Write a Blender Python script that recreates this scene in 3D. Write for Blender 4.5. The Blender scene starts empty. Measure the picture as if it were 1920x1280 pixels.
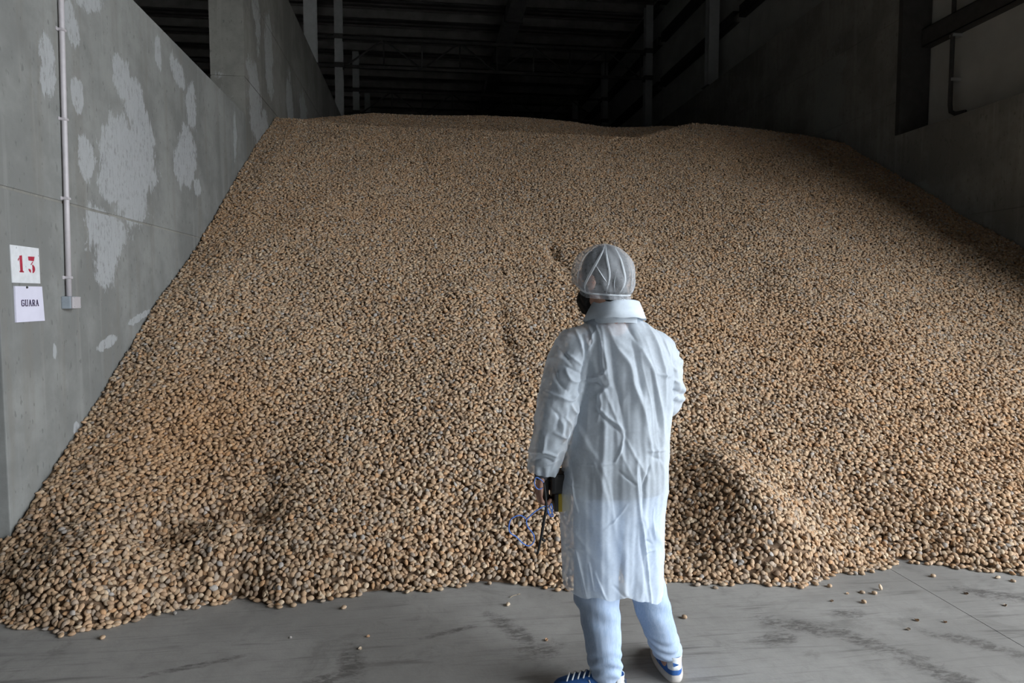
import bpy, bmesh, math, random
import numpy as np
from mathutils import Vector, Matrix

random.seed(13)
RNG = np.random.default_rng(13)
scene = bpy.context.scene
COL = scene.collection

# ------------------------------------------------------------------ camera
CAM_H = 1.59
FPX = 1280.0
YAW, PITCH = math.radians(7.3297), math.radians(3.7547)
cam_data = bpy.data.cameras.new('camera')
cam_data.sensor_width = 36.0
cam_data.lens = 36.0 * FPX / 1920.0
cam_data.clip_end = 300
cam = bpy.data.objects.new('camera', cam_data)
COL.objects.link(cam)
cam.location = (0, 0, CAM_H)
cam.rotation_euler = (math.pi / 2 - PITCH, 0, -YAW)
scene.camera = cam

# ------------------------------------------------------------------ daylight
SKY = 6.4
world = bpy.data.worlds.new('overcast_sky')
scene.world = world
world.use_nodes = True
bg = world.node_tree.nodes['Background']
bg.inputs['Color'].default_value = (0.90, 0.95, 1.0, 1)
bg.inputs['Strength'].default_value = SKY

scene.view_settings.view_transform = 'Standard'
scene.view_settings.look = 'None'
scene.view_settings.gamma = 1.0
scene.view_settings.use_curve_mapping = False
scene.view_settings.exposure = 0.82
scene.cycles.max_bounces = 5
scene.cycles.diffuse_bounces = 3
scene.cycles.glossy_bounces = 2
scene.cycles.transparent_max_bounces = 8
scene.cycles.use_adaptive_sampling = True
scene.cycles.adaptive_threshold = 0.08
scene.cycles.adaptive_min_samples = 16


def portal(name, loc, rot, sx, sy):
    """Sky portal in a door opening: guides sky samples, adds no light."""
    d = bpy.data.lights.new(name, 'AREA')
    d.shape = 'RECTANGLE'
    d.size, d.size_y = sx, sy
    d.cycles.is_portal = True
    o = bpy.data.objects.new(name, d)
    COL.objects.link(o)
    o.location = loc
    o.rotation_euler = rot
    return o


# hall dimensions (X across the bay, Y into the hall, Z up)
XL, XR = -2.30, 6.95         # inner faces of the bay walls
Y_LOW_L, Y_TALL = 4.06, 9.50
LOW_H, TALL_H = 3.97, 6.75
ROOF_H = 10.9
XOUT = 7.42                  # outer cladding on the right
DOOR_Y0, DOOR_Y1, DOOR_H = -7.5, 2.6, 6.4   # daylight door in the right side
FRONT_Y = -16.0

portal('portal_side', (XOUT + 0.02, (DOOR_Y0 + DOOR_Y1) / 2, DOOR_H / 2), (0, math.pi / 2, 0), DOOR_H, DOOR_Y1 - DOOR_Y0)


# ------------------------------------------------------------------ helpers
def tag(o, label=None, cat=None, group=None, kind=None):
    if label: o['label'] = label
    if cat: o['category'] = cat
    if group: o['group'] = group
    if kind: o['kind'] = kind
    return o


def link(o, parent=None):
    COL.objects.link(o)
    if parent is not None:
        o.parent = parent
    return o


def empty(name, loc=(0, 0, 0), rz=0.0):
    o = bpy.data.objects.new(name, None)
    o.empty_display_size = 0.1
    link(o)
    o.location = loc
    o.rotation_euler = (0, 0, rz)
    return o


def smooth(me, on=True):
    me.polygons.foreach_set('use_smooth', [on] * len(me.polygons))


def mesh_obj(name, verts, faces, mat=None, parent=None, sm=False):
    me = bpy.data.meshes.new(name)
    me.from_pydata([tuple(v) for v in verts], [], [tuple(f) for f in faces])
    me.update()
    if sm: smooth(me)
    if mat: me.materials.append(mat)
    return link(bpy.data.objects.new(name, me), parent)


def bm_obj(name, bm, mat=None, parent=None, sm=False):
    me = bpy.data.meshes.new(name)
    bmesh.ops.recalc_face_normals(bm, faces=bm.faces)
    bm.to_mesh(me); bm.free()
    if sm: smooth(me)
    if mat: me.materials.append(mat)
    return link(bpy.data.objects.new(name, me), parent)


def add_box(bm, x0, x1, y0, y1, z0, z1, bevel=0.0):
    g = bmesh.ops.create_cube(bm, size=1.0)
    vs = g['verts']
    for v in vs:
        v.co = Vector((x0 + (v.co.x + .5) * (x1 - x0), y0 + (v.co.y + .5) * (y1 - y0), z0 + (v.co.z + .5) * (z1 - z0)))
    if bevel > 0:
        es = list({e for v in vs for e in v.link_edges})
        bmesh.ops.bevel(bm, geom=es, offset=bevel, segments=2, affect='EDGES', profile=0.6)


def box_obj(name, x0, x1, y0, y1, z0, z1, mat, parent=None, bevel=0.0):
    bm = bmesh.new()
    add_box(bm, x0, x1, y0, y1, z0, z1, bevel)
    return bm_obj(name, bm, mat, parent)


def frame_of(d):
    d = Vector(d).normalized()
    a = Vector((0, 0, 1)) if abs(d.z) < 0.9 else Vector((1, 0, 0))
    s = d.cross(a).normalized()
    return s, s.cross(d).normalized()


def catmull(pts, n=8):
    P = [Vector(p) for p in pts]
    if len(P) < 3: return P
    P = [P[0] * 2 - P[1]] + P + [P[-1] * 2 - P[-2]]
    out = []
    for i in range(1, len(P) - 2):
        a, b, c, d = P[i - 1], P[i], P[i + 1], P[i + 2]
        for k in range(n):
            t = k / n
            out.append(0.5 * ((2 * b) + (c - a) * t + (2 * a - 5 * b + 4 * c - d) * t * t + (3 * b - a - 3 * c + d) * t ** 3))
    out.append(P[-2])
    return out


def tube_data(pts, rad, seg=8, flat=1.0):
    """verts, faces of a tube along pts; rad scalar or list; parallel-transported frame."""
    P = [Vector(p) for p in pts]
    n = len(P)
    R = [rad] * n if not hasattr(rad, '__len__') else list(rad)
    T = [(P[min(i + 1, n - 1)] - P[max(i - 1, 0)]).normalized() for i in range(n)]
    s, u = frame_of(T[0])
    V, Fc = [], []
    for i in range(n):
        s = (s - T[i] * s.dot(T[i])).normalized()
        u = T[i].cross(s)
        for k in range(seg):
            a = 2 * math.pi * k / seg
            V.append(P[i] + (s * math.cos(a) + u * math.sin(a) * flat) * R[i])
    for i in range(n - 1):
        for k in range(seg):
            k2 = (k + 1) % seg
            Fc.append((i * seg + k, i * seg + k2, (i + 1) * seg + k2, (i + 1) * seg + k))
    Fc.append(tuple(range(seg))[::-1])
    Fc.append(tuple(range((n - 1) * seg, n * seg)))
    return V, Fc


def tube_obj(name, pts, rad, mat, parent=None, seg=8, flat=1.0, sm=True):
    V, Fc = tube_data(pts, rad, seg, flat)
    return mesh_obj(name, V, Fc, mat, parent, sm)


def join_data(parts):
    V, Fc = [], []
    for v, f in parts:
        o = len(V)
        V += list(v)
        Fc += [tuple(i + o for i in q) for q in f]
    return V, Fc


def wnoise(x, y, freq, seed, octv=3):
    """smooth pseudo noise (numpy), about -1..1"""
    r = np.random.default_rng(seed)
    out = np.zeros_like(x, dtype=float); amp = 1.0; tot = 0
    for o in range(octv):
        acc = np.zeros_like(out)
        for k in range(5):
            a = r.uniform(0, 2 * math.pi); p = r.uniform(0, 6.28, 2); f = freq * r.uniform(.7, 1.3)
            acc += np.sin(f * (x * math.cos(a) + y * math.sin(a)) + p[0] + 0.8 * np.sin(f * .6 * (x * math.sin(a) - y * math.cos(a)) + p[1]))
        out += amp * acc / 2.6; tot += amp
        amp *= .5; freq *= 2.1
    return out / tot


# ------------------------------------------------------------------ materials
class NT:
    def __init__(s, name):
        s.m = bpy.data.materials.new(name); s.m.use_nodes = True
        s.t = s.m.node_tree; s.b = s.t.nodes['Principled BSDF']; s.out = s.t.nodes['Material Output']
        s._pos = None

    def n(s, kind, **kw):
        nd = s.t.nodes.new(kind)
        for k, v in kw.items(): setattr(nd, k, v)
        return nd

    def l(s, a, b): s.t.links.new(a, b)

    def pos(s, obj=False):
        if s._pos is None:
            s._pos = s.n('ShaderNodeTexCoord').outputs['Object']
        return s._pos

    def mapping(s, scale=(1, 1, 1), rot=(0, 0, 0), loc=(0, 0, 0), typ='POINT', src=None):
        m = s.n('ShaderNodeMapping', vector_type=typ)
        m.inputs['Scale'].default_value = scale; m.inputs['Rotation'].default_value = rot; m.inputs['Location'].default_value = loc
        s.l(src or s.pos(), m.inputs['Vector']); return m.outputs[0]

    def noise(s, scale, detail=4, rough=.55, vec=None, dist=0):
        nd = s.n('ShaderNodeTexNoise'); nd.inputs['Scale'].default_value = scale
        nd.inputs['Detail'].default_value = detail; nd.inputs['Roughness'].default_value = rough; nd.inputs['Distortion'].default_value = dist
        s.l(vec or s.pos(), nd.inputs['Vector']); return nd.outputs['Fac']

    def math(s, op, a, b=None, c=None):
        nd = s.n('ShaderNodeMath', operation=op)
        for i, v in enumerate((a, b, c)):
            if v is None: continue
            if isinstance(v, (int, float)): nd.inputs[i].default_value = v
            else: s.l(v, nd.inputs[i])
        return nd.outputs[0]

    def rng(s, v, a, b, c=0., d=1., smoothstep=True):
        nd = s.n('ShaderNodeMapRange', interpolation_type='SMOOTHSTEP' if smoothstep else 'LINEAR')
        s.l(v, nd.inputs[0])
        for i, x in zip((1, 2, 3, 4), (a, b, c, d)): nd.inputs[i].default_value = x
        return nd.outputs[0]

    def mix(s, f, a, b, blend='MIX'):
        nd = s.n('ShaderNodeMix', data_type='RGBA', blend_type=blend)
        if isinstance(f, (int, float)): nd.inputs[0].default_value = f
        else: s.l(f, nd.inputs[0])
        for i, v in ((6, a), (7, b)):
            if isinstance(v, tuple): nd.inputs[i].default_value = v if len(v) == 4 else (*v, 1)
            else: s.l(v, nd.inputs[i])
        return nd.outputs[2]

    def bump(s, h, strength=.3, dist=.01):
        nd = s.n('ShaderNodeBump'); nd.inputs['Strength'].default_value = strength; nd.inputs['Distance'].default_value = dist
        s.l(h, nd.inputs['Height']); s.l(nd.outputs[0], s.b.inputs['Normal'])

    def blobs(s, lst, noise, amt=.5, lo=.75, hi=1.0, axis=0):
        """mask of noisy ellipses (c1,c2,r1,r2,rot) in the two coordinates other than `axis`."""
        res = None
        for (c1, c2, r1, r2, ro) in lst:
            if axis == 0: loc, sc, rt = (0, c1, c2), (1e4, r1, r2), (ro, 0, 0)
            else: loc, sc, rt = (c1, c2, 0), (r1, r2, 1e4), (0, 0, ro)
            v = s.mapping(sc, rt, loc, 'TEXTURE')
            nd = s.n('ShaderNodeVectorMath', operation='LENGTH'); s.l(v, nd.inputs[0])
            d = nd.outputs['Value']
            res = d if res is None else s.math('MINIMUM', res, d)
        k = s.math('MULTIPLY_ADD', s.math('SUBTRACT', noise, .5), amt * 2, res)
        return s.rng(k, lo, hi, 1., 0.)

    def set(s, **kw):
        for k, v in kw.items():
            inp = s.b.inputs[k]
            if isinstance(v, (int, float)): inp.default_value = v
            elif isinstance(v, tuple): inp.default_value = v if len(v) == 4 else (*v, 1)
            else: s.l(v, inp)
        return s.m


def concrete(name, base, blob=None, streak=True, patch_col=(.43, .445, .46), stain=(.20, .19, .17), rough=.85):
    t = NT(name)
    n1 = t.noise(1.1, 5, .6); n2 = t.noise(9, 6, .65)
    c = t.mix(t.rng(n1, .38, .62), tuple(x * .80 for x in base), tuple(x * 1.14 for x in base))
    c = t.mix(t.math('MULTIPLY', t.rng(n2, .42, .66), .32), c, tuple(x * .72 for x in base))
    if streak:
        ns = t.noise(1, 4, .6, t.mapping((7, 7, .55)))
        c = t.mix(t.math('MULTIPLY', t.rng(ns, .50, .66), .42), c, stain)
        nw = t.noise(1, 4, .6, t.mapping((9, 9, .4), loc=(3, 7, 1)))
        c = t.mix(t.math('MULTIPLY', t.rng(nw, .54, .70), .40), c, tuple(x * 1.35 for x in base))
        npits = t.noise(30, 2, .5, t.mapping((1, 1, .45)))
        c = t.mix(t.math('MULTIPLY', t.rng(npits, .64, .70), .5), c, tuple(x * .45 for x in base))
    if blob:
        nv = t.math('ADD', t.math('MULTIPLY', t.noise(1, 8, .78, t.mapping((16, 16, 6)), .9), .5), t.math('MULTIPLY', t.noise(3.2, 3, .6), .5))
        msk = t.blobs(blob, nv, 2.0, 1.0, 1.14)
        scr = t.noise(1, 5, .7, t.mapping((60, 60, 7)))
        msk = t.math('MULTIPLY', msk, t.rng(scr, .28, .5, .45, 1.))
        fl = t.noise(1, 4, .7, t.mapping((38, 38, 16)))
        msk = t.math('MULTIPLY', msk, t.rng(fl, .34, .48, .25, 1.))
        c = t.mix(t.math('MULTIPLY', msk, .80), c, patch_col)
    t.bump(t.math('ADD', n2, t.noise(60, 3, .6)), .25, .004)
    return t.set(**{'Base Color': c, 'Roughness': rough})


def plain(name, col, rough=.6, metal=0., var=.12, scale=12., spec=.5, bump=0.):
    t = NT(name)
    n = t.noise(scale, 4, .6)
    c = t.mix(t.rng(n, .3, .7), tuple(x * (1 - var) for x in col), tuple(min(1, x * (1 + var)) for x in col))
    if bump: t.bump(n, bump, .004)
    return t.set(**{'Base Color': c, 'Roughness': rough, 'Metallic': metal, 'Specular IOR Level': spec})


PATCH = [(5.74, 3.27, 0.138, 0.172, 0.5), (5.95, 3.12, 0.172, 0.172, 0.4), (6.1, 2.95, 0.206, 0.258, 0.2), (5.8, 2.66, 0.482, 0.292, 0), (5.74, 2.42, 0.396, 0.224, 0), (5.12, 2.55, 0.115, 0.118, 0), (7.15, 2.92, 0.258, 0.31, -0.3), (7.45, 2.72, 0.115, 0.089, 0), (7.0, 3.72, 0.216, 0.118, -0.4), (7.35, 3.5, 0.158, 0.207, 0), (6.5, 3.75, 0.072, 0.148, 0), (5.4, 2.06, 0.31, 0.155, 0), (5.34, 1.86, 0.155, 0.172, 0), (4.66, 3.02, 0.086, 0.163, 0), (4.98, 3.38, 0.086, 0.148, 0.4), (5.02, 2.95, 0.072, 0.104, 0), (5.15, 3.72, 0.245, 0.148, 0), (4.6, 1.25, 0.022, 0.052, 0), (8.95, 3.62, 0.072, 0.259, 0), (5.3, 1.25, 0.18, 0.037, 0.2), (5.9, 1.42, 0.216, 0.03, 0.2), (4.83, 0.72, 0.036, 0.03, 0)]
PATCH_T = [(10.05, 4.25, .32, .5, .5), (10.6, 3.95, .3, .3, .5), (10.1, 5.9, .22, .75, .3), (11.0, 5.2, .25, .6, 0), (12.6, 4.9, .3, .5, 0), (14, 5.0, .4, .5, 0)]
M = {}
M['wall_l'] = concrete('left_concrete', (.245, .250, .240), PATCH)
M['wall_t'] = concrete('tall_concrete', (.225, .220, .200), PATCH_T, patch_col=(.40, .41, .41))
M['wall_r'] = concrete('right_concrete', (.27, .265, .24), [(11.2, 5.0, .4, .8, 0), (8.9, 3.0, .2, .2, 0)], patch_col=(.30, .31, .29))
M['cladding'] = plain('cladding_sheet', (.50, .50, .47), .6, 0, .08, 2)
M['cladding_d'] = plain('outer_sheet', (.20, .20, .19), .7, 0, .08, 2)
M['steel'] = plain('grey_steel', (.42, .43, .43), .55, 0, .08, 5)
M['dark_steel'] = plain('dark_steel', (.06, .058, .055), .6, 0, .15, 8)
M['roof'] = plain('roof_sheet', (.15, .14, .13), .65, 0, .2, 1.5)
M['purlin'] = plain('purlin_steel', (.22, .21, .195), .6, 0, .2, 2)
M['duct'] = plain('duct_sheet', (.30, .29, .28), .55, 0, .15, 3)
M['pvc'] = plain('conduit_pvc', (.50, .47, .49), .4, 0, .05, 20)
M['boxgrey'] = plain('box_plastic', (.30, .34, .38), .5, 0, .06, 30)


def floor_mat():
    t = NT('floor_concrete')
    base = (.345, .335, .318)
    n1 = t.noise(.9, 5, .6); n2 = t.noise(14, 6, .65)
    c = t.mix(t.rng(n1, .4, .6), tuple(x * .86 for x in base), tuple(x * 1.12 for x in base))
    c = t.mix(t.math('MULTIPLY', t.rng(n2, .4, .75), .3), c, tuple(x * .7 for x in base))
    # tyre and shovel scuffs, two directions
    for rot, th in ((.55, .60), (-.75, .62), (1.15, .64)):
        ns = t.noise(1, 5, .62, t.mapping((1.3, 16, 1), (0, 0, rot)), .6)
        gate = t.noise(1.6, 3, .5, t.mapping((1, 1, 1), (0, 0, rot), (rot * 9, 3, 0)))
        k = t.math('MULTIPLY', t.rng(ns, th - .04, th + .08), t.rng(gate, .45, .6))
        c = t.mix(t.math('MULTIPLY', k, .45), c, (.07, .066, .062))
    for rot, sc in ((.5, (2.2, 60, 1)), (-.9, (2.6, 70, 1)), (1.3, (3, 80, 1))):
        fs = t.noise(1, 3, .5, t.mapping(sc, (0, 0, rot), (rot, 2, 0)), .3)
        c = t.mix(t.math('MULTIPLY', t.rng(fs, .60, .70), .20), c, (.13, .125, .12))
    bl = t.noise(3.2, 7, .72, None, .6)
    c = t.mix(t.math('MULTIPLY', t.rng(bl, .52, .68), .42), c, (.15, .145, .135))
    st = [(1.80, 3.00, .20, .07, -.5), (2.02, 2.82, .25, .06, -.9), (2.15, 2.55, .22, .06, -1.0), (1.62, 2.90, .10, .05, .2), (2.10, 3.10, .09, .035, 0), (2.5, 2.75, .22, .05, -.7),
          (-.33, 2.92, .06, .16, .1), (-.48, 2.78, .22, .05, .5), (-.35, 2.7, .12, .1, .3), (.42, 3.12, .05, .22, .5), (.50, 2.95, .10, .07, 0), (3.0, 3.2, .2, .06, -.5), (2.72, 2.55, .12, .05, -.6), (.1, 3.16, .16, .02, .35), (-1.0, 3.0, .2, .02, .3)]
    nv = t.math('ADD', t.math('MULTIPLY', t.noise(1, 8, .8, t.mapping((14, 22, 1), (0, 0, .6)), .8), .55), t.math('MULTIPLY', t.noise(7, 5, .65), .45))
    c = t.mix(t.math('MULTIPLY', t.math('MULTIPLY', t.blobs(st, nv, 2.6, .4, 1.4, axis=2), t.rng(t.noise(1, 6, .75, t.mapping((18, 46, 1), (0, 0, -.5)), .5), .36, .60, .12, 1.)), .74), c, (.075, .070, .066))
    t.bump(t.math('ADD', n2, t.noise(70, 3, .6)), .2, .003)
    return t.set(**{'Base Color': c, 'Roughness': t.rng(n1, .2, .8, .52, .72), 'Specular IOR Level': .4})


M['floor'] = floor_mat()
M['yard'] = plain('yard_concrete', (.36, .35, .33), .85, 0, .1, 1.5)

# ------------------------------------------------------------------ floor
floor = empty('floor'); tag(floor, 'smooth grey concrete warehouse floor with dark scuffs', kind='structure')
J = .0022
for (x0, x1) in ((-14.3, -7.0), (-7.0, 2.694), (2.694, 7.45)):
    for (y0, y1) in ((FRONT_Y - .1, -1.8), (-1.8, 16.0), (16.0, 47)):
        box_obj('floor_slab', x0 + J, x1 - J, y0 + J, y1 - J, -.2, 0, M['floor'], floor)
box_obj('sub_base', -14.3, 7.45, FRONT_Y - .1, 47, -.4, -.012, M['dark_steel'], floor)
yard = mesh_obj('ground', [(-150, -150, -.03), (150, -150, -.03), (150, 150, -.03), (-150, 150, -.03)], [(0, 1, 2, 3)], M['yard'])
tag(yard, 'pale concrete yard outside the hall', kind='structure')

# ------------------------------------------------------------------ bay walls
wl = empty('wall_left'); tag(wl, 'grey cast concrete bay wall on the left with white patches', kind='structure')
G = .007
box_obj('wall_lift', XL - .28, XL, Y_LOW_L, Y_TALL, 0, 2.195 - G, M['wall_l'], wl, .006)
box_obj('wall_lift', XL - .28, XL, Y_LOW_L, Y_TALL, 2.195 + G, LOW_H, M['wall_l'], wl, .006)
box_obj('joint_filler', XL - .27, XL - .006, Y_LOW_L + .01, Y_TALL, 2.15, 2.25, M['wall_r'], wl)
lifts = [0, 2.195, 4.46, 5.65, TALL_H]
for a, b in zip(lifts[:-1], lifts[1:]):
    for y0, y1 in ((Y_TALL, 12.4), (12.4, 16.6), (16.6, 20.6)):
        box_obj('wall_lift', XL - .43, XL, y0 + (G * .4 if y0 > Y_TALL else 0), y1 - G * .4, a + G * .6, b - G * .6, M['wall_t'], wl, .005)
box_obj('joint_filler', XL - .42, XL - .008, Y_TALL + .01, 20.58, 0, TALL_H - .01, M['wall_r'], wl)

wr = empty('wall_right'); tag(wr, 'dark concrete bay wall on the right in shade', kind='structure')
lifts_low = [0, 1.3, 2.64, LOW_H]
for a, b in zip(lifts_low[:-1], lifts_low[1:]):
    for y0, y1 in ((4.6, 7.0), (7.0, Y_TALL)):
        box_obj('wall_lift', XR, XR + .28, y0 + G * .4, y1 - G * .4, a + G * .6, b - G * .6, M['wall_r'], wr, .006)
box_obj('joint_filler', XR + .008, XR + .27, 4.62, Y_TALL, 0, LOW_H - .01, M['wall_t'], wr)
for a, b in zip(lifts[:-1], lifts[1:]):
    for y0, y1 in ((Y_TALL, 10.75), (10.75, 13.6), (13.6, 17.6), (17.6, 22), (22, 27)):
        box_obj('wall_lift', XR, XR + .45, y0 + (G * .4 if y0 > Y_TALL else 0), y1 - G * .4, a + G * .6, b - G * .6, M['wall_r'], wr, .005)
box_obj('joint_filler', XR + .008, XR + .44, Y_TALL + .01, 26.9, 0, TALL_H - .01, M['wall_t'], wr)

tag(box_obj('wall_blocker', XR - .42, XOUT, 4.3, 4.55, 0, ROOF_H, M['wall_r'], None, .01), kind='structure')  # unseen wall added to block door light and shade the heap's right side
box_obj('end_strip', XR - .006, XR + .46, Y_TALL - .09, Y_TALL, LOW_H + .002, ROOF_H, M['dark_steel'], wr, .008)  # dark upright strip covering the tall wall's end, up to the roof
# cladding above the right wall: upright sheets with joints, and girts
wc = empty('wall_cladding'); tag(wc, 'dark grey sheet cladding above the right concrete wall', kind='structure')
ys = [DOOR_Y1] + [6.9, 9.45, 12.3, 15.2, 18.0, 20.9, 24, 28, 33, 40, 47]
for a, b in zip(ys[:-1], ys[1:]):
    box_obj('cladding_sheet', XOUT, XOUT + .06, a + .012, b - .012, (0 if a < 4.9 else 0), ROOF_H + .3, M['cladding'], wc)
box_obj('sheet_backing', XOUT + .05, XOUT + .09, DOOR_Y1, 47, 0, ROOF_H + .3, M['dark_steel'], wc)
box_obj('door_jamb', XOUT, XOUT + .09, FRONT_Y, DOOR_Y0, 0, DOOR_H, M['cladding_d'], wc)
box_obj('door_lintel', XOUT, XOUT + .09, FRONT_Y, DOOR_Y1, DOOR_H, ROOF_H + .3, M['cladding_d'], wc)
for z in (5.36, 8.15, 9.5, 10.6):
    for a, b in ((DOOR_Y1, Y_TALL + .1), (Y_TALL + .1, 15.4), (15.7, 20.7), (21.0, 27), (27, 46)):
        if z < 7 and a > 9: continue
        bm = bmesh.new()
        x0 = XOUT - .16
        add_box(bm, x0, x0 + .012, a, b, z - .13, z + .13)
        add_box(bm, x0, XOUT, a, b, z + .118, z + .13)
        add_box(bm, x0, XOUT, a, b, z - .13, z - .118)
        bm_obj('girt', bm, M['dark_steel'], wc)

# far and hidden enclosing walls
box_obj_ = lambda n, *a: tag(box_obj(n, *a), kind='structure')
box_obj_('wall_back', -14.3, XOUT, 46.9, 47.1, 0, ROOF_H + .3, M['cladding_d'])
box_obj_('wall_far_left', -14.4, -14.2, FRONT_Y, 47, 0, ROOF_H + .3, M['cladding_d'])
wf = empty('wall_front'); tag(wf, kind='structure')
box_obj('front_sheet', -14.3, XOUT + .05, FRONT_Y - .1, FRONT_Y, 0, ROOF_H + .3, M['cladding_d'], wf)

# ------------------------------------------------------------------ roof
ceiling = empty('ceiling'); tag(ceiling, 'dark sheet roof with purlins over the hall', kind='structure')


def rib_sheet(y0, y1):
    V, Fc = [], []
    xs = -14.3; pitch = .0
    # ribs run along X, profile along Y
    y = y0; prof = []
    while y < y1 - .01:
        for dy, dz in ((0, 0), (.16, 0), (.19, -.04), (.23, -.04), (.26, 0)):
            if y + dy < y1: prof.append((y + dy, ROOF_H + .12 + dz))
        y += .30
    prof.append((y1, ROOF_H + .12))
    for (py, pz) in prof: V += [(-14.3, py, pz), (XOUT + .1, py, pz)]
    for i in range(len(prof) - 1): Fc.append((2 * i, 2 * i + 1, 2 * i + 3, 2 * i + 2))
    return V, Fc


yy = FRONT_Y - .1
while yy < 47:
    V, Fc = rib_sheet(yy, min(yy + 6, 47.1))
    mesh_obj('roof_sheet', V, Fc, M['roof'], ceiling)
    yy += 6
pm = None
for k in range(46):
    y = FRONT_Y + .4 + k * 1.5
    if y > 46.5: break
    if pm is None:
        bm = bmesh.new()
        add_box(bm, -14.2, XOUT, -.005, .005, ROOF_H - .22, ROOF_H + .07)
        add_box(bm, -14.2, XOUT, -.005, .09, ROOF_H - .22, ROOF_H - .205)
        add_box(bm, -14.2, XOUT, -.09, .005, ROOF_H + .055, ROOF_H + .07)
        o = bm_obj('purlin', bm, M['purlin'], ceiling); pm = o.data
    else:
        o = link(bpy.data.objects.new('purlin', pm), ceiling)
    o.location.y = y

# long roof duct
bm = bmesh.new()
add_box(bm, 2.62, 3.14, 12, 46.5, ROOF_H - .62, ROOF_H - .24, .03)
duct = bm_obj('roof_duct', bm, M['duct']); duct['label'] = 'long dark grey box beam running lengthwise under the roof'; duct['category'] = 'beam'
for y in range(14, 46, 4):
    box_obj('duct_flange', 2.58, 3.18, y, y + .05, ROOF_H - .66, ROOF_H - .22, M['dark_steel'], duct)

# columns on the bay walls
rows = [16.1, 21.4, 26.7, 32.0]
words = ['nearest', 'second', 'third', 'farthest']
for i, y in enumerate(rows):
    for side, x in (('left', XL - .16), ('right', XR + .14)):
        y = rows[i] + (.4 if side == 'right' and i == 0 else 0)
        base = TALL_H if y < (20.6 if side == 'left' else 27) else 0
        root = empty('steel_column', (x, y, base))
        w = .13 if i == 0 else .115
        bm = bmesh.new()
        H_ = ROOF_H - .2 - base
        if side == 'left' and i == 0: x_ = 0
        add_box(bm, -w, w, -.12, -.105, 0, H_); add_box(bm, -w, w, .105, .12, 0, H_); add_box(bm, -.008, .008, -.105, .105, 0, H_)
        bm_obj('shaft', bm, M['steel'], root)
        box_obj('base_plate', -w - .05, w + .05, -.17, .17, 0, .02, M['dark_steel'], root)
        if i > 0:
            for z in (8.47, 9.3):
                box_obj('chord_bracket', -w - .02, w + .02, -.15, .15, z - .07 - base, z + .07 - base, M['dark_steel'], root)
        tag(root, 'pale steel column standing on the %s bay wall, %s of its row' % (side, words[i]), 'column', 'steel columns on the bay walls')
# trusses between them
for i, y in enumerate(rows[1:]):
    root = empty('roof_truss', (0, y, 0))
    xa, xb = XL + .02, XR - .1
    box_obj('top_chord', xa - 6, xb + .3, -.04, .04, 9.26, 9.34, M['dark_steel'], root)
    box_obj('bottom_chord', xa - 6, xb + .3, -.04, .04, 8.43, 8.51, M['dark_steel'], root)
    nseg = 8
    for k in range(nseg):
        x0 = xa + (xb - xa) * k / nseg; x1 = xa + (xb - xa) * (k + 1) / nseg
        za, zb = (8.47, 9.3) if k % 2 == 0 else (9.3, 8.47)
        tube_obj('truss_web', [(x0, 0, za), (x1, 0, zb)], .028, M['dark_steel'], root, 6, sm=False)
        tube_obj('truss_post', [(x1, 0, 8.47), (x1, 0, 9.3)], .022, M['dark_steel'], root, 6, sm=False)
    tag(root, ['nearest', 'middle', 'farthest'][i] + ' dark steel lattice truss crossing under the roof', 'truss', 'roof trusses')

# pipe on the right cladding
tube_obj_ = tube_obj('wall_pipe', [(7.3, 8.86, 8), (7.3, 8.86, 4.26), (7.3, 8.84, 4.16), (7.3, 8.76, 4.11), (7.3, 8.58, 4.09)], .03, M['dark_steel'], None, 10)
tag(tube_obj_, 'thin dark pipe with a bent end on the right cladding', 'pipe')
for z in (4.6, 5.2, 6.3):
    box_obj('pipe_clip', 7.28, 7.42, 8.82, 8.90, z - .02, z + .02, M['steel'], tube_obj_)

# ------------------------------------------------------------------ things on the left wall
M['plate'] = plain('enamel_plate', (.74, .76, .79), .45, 0, .05, 25)
M['paper'] = plain('printed_paper', (.72, .71, .84), .7, 0, .03, 8)
M['red'] = plain('red_stencil_paint', (.42, .03, .06), .6, 0, .2, 60)
M['ink'] = plain('dark_ink', (.035, .02, .075), .6, 0, .1, 30)
M['black'] = plain('black_plastic', (.012, .012, .013), .5, 0, .1, 30)


def wall_poly(polys, y0, z0, w, h, x, t):
    """flat polygons in (u right, v down) of a sheet on the left wall, extruded by t."""
    bm = bmesh.new()
    for P in polys:
        a = [bm.verts.new((x, y0 + u * w, z0 + h - v * h)) for u, v in P]
        b = [bm.verts.new((x + t, y0 + u * w, z0 + h - v * h)) for u, v in P]
        n = len(P)
        bm.faces.new(a); bm.faces.new(b)
        for i in range(n): bm.faces.new((a[i], a[(i + 1) % n], b[(i + 1) % n], b[i]))
    return bm


def arc_poly(cu, cv, ru, rv, tu, tv, a0, a1, n=10):
    o, i_ = [], []
    for k in range(n + 1):
        a = math.radians(a0 + (a1 - a0) * k / n)
        s_ = math.sin(math.pi * k / n) ** .6 if True else 1
        o.append((cu + ru * math.cos(a), cv + rv * math.sin(a)))
        i_.append((cu + (ru - tu * (.35 + .65 * s_)) * math.cos(a), cv + (rv - tv * (.35 + .65 * s_)) * math.sin(a)))
    return o + i_[::-1]


def quad(u0, v0, u1, v1, w):
    d = math.hypot(u1 - u0, v1 - v0); nx, ny = -(v1 - v0) / d * w / 2, (u1 - u0) / d * w / 2
    return [(u0 + nx, v0 + ny), (u1 + nx, v1 + ny), (u1 - nx, v1 - ny), (u0 - nx, v0 - ny)]


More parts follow.
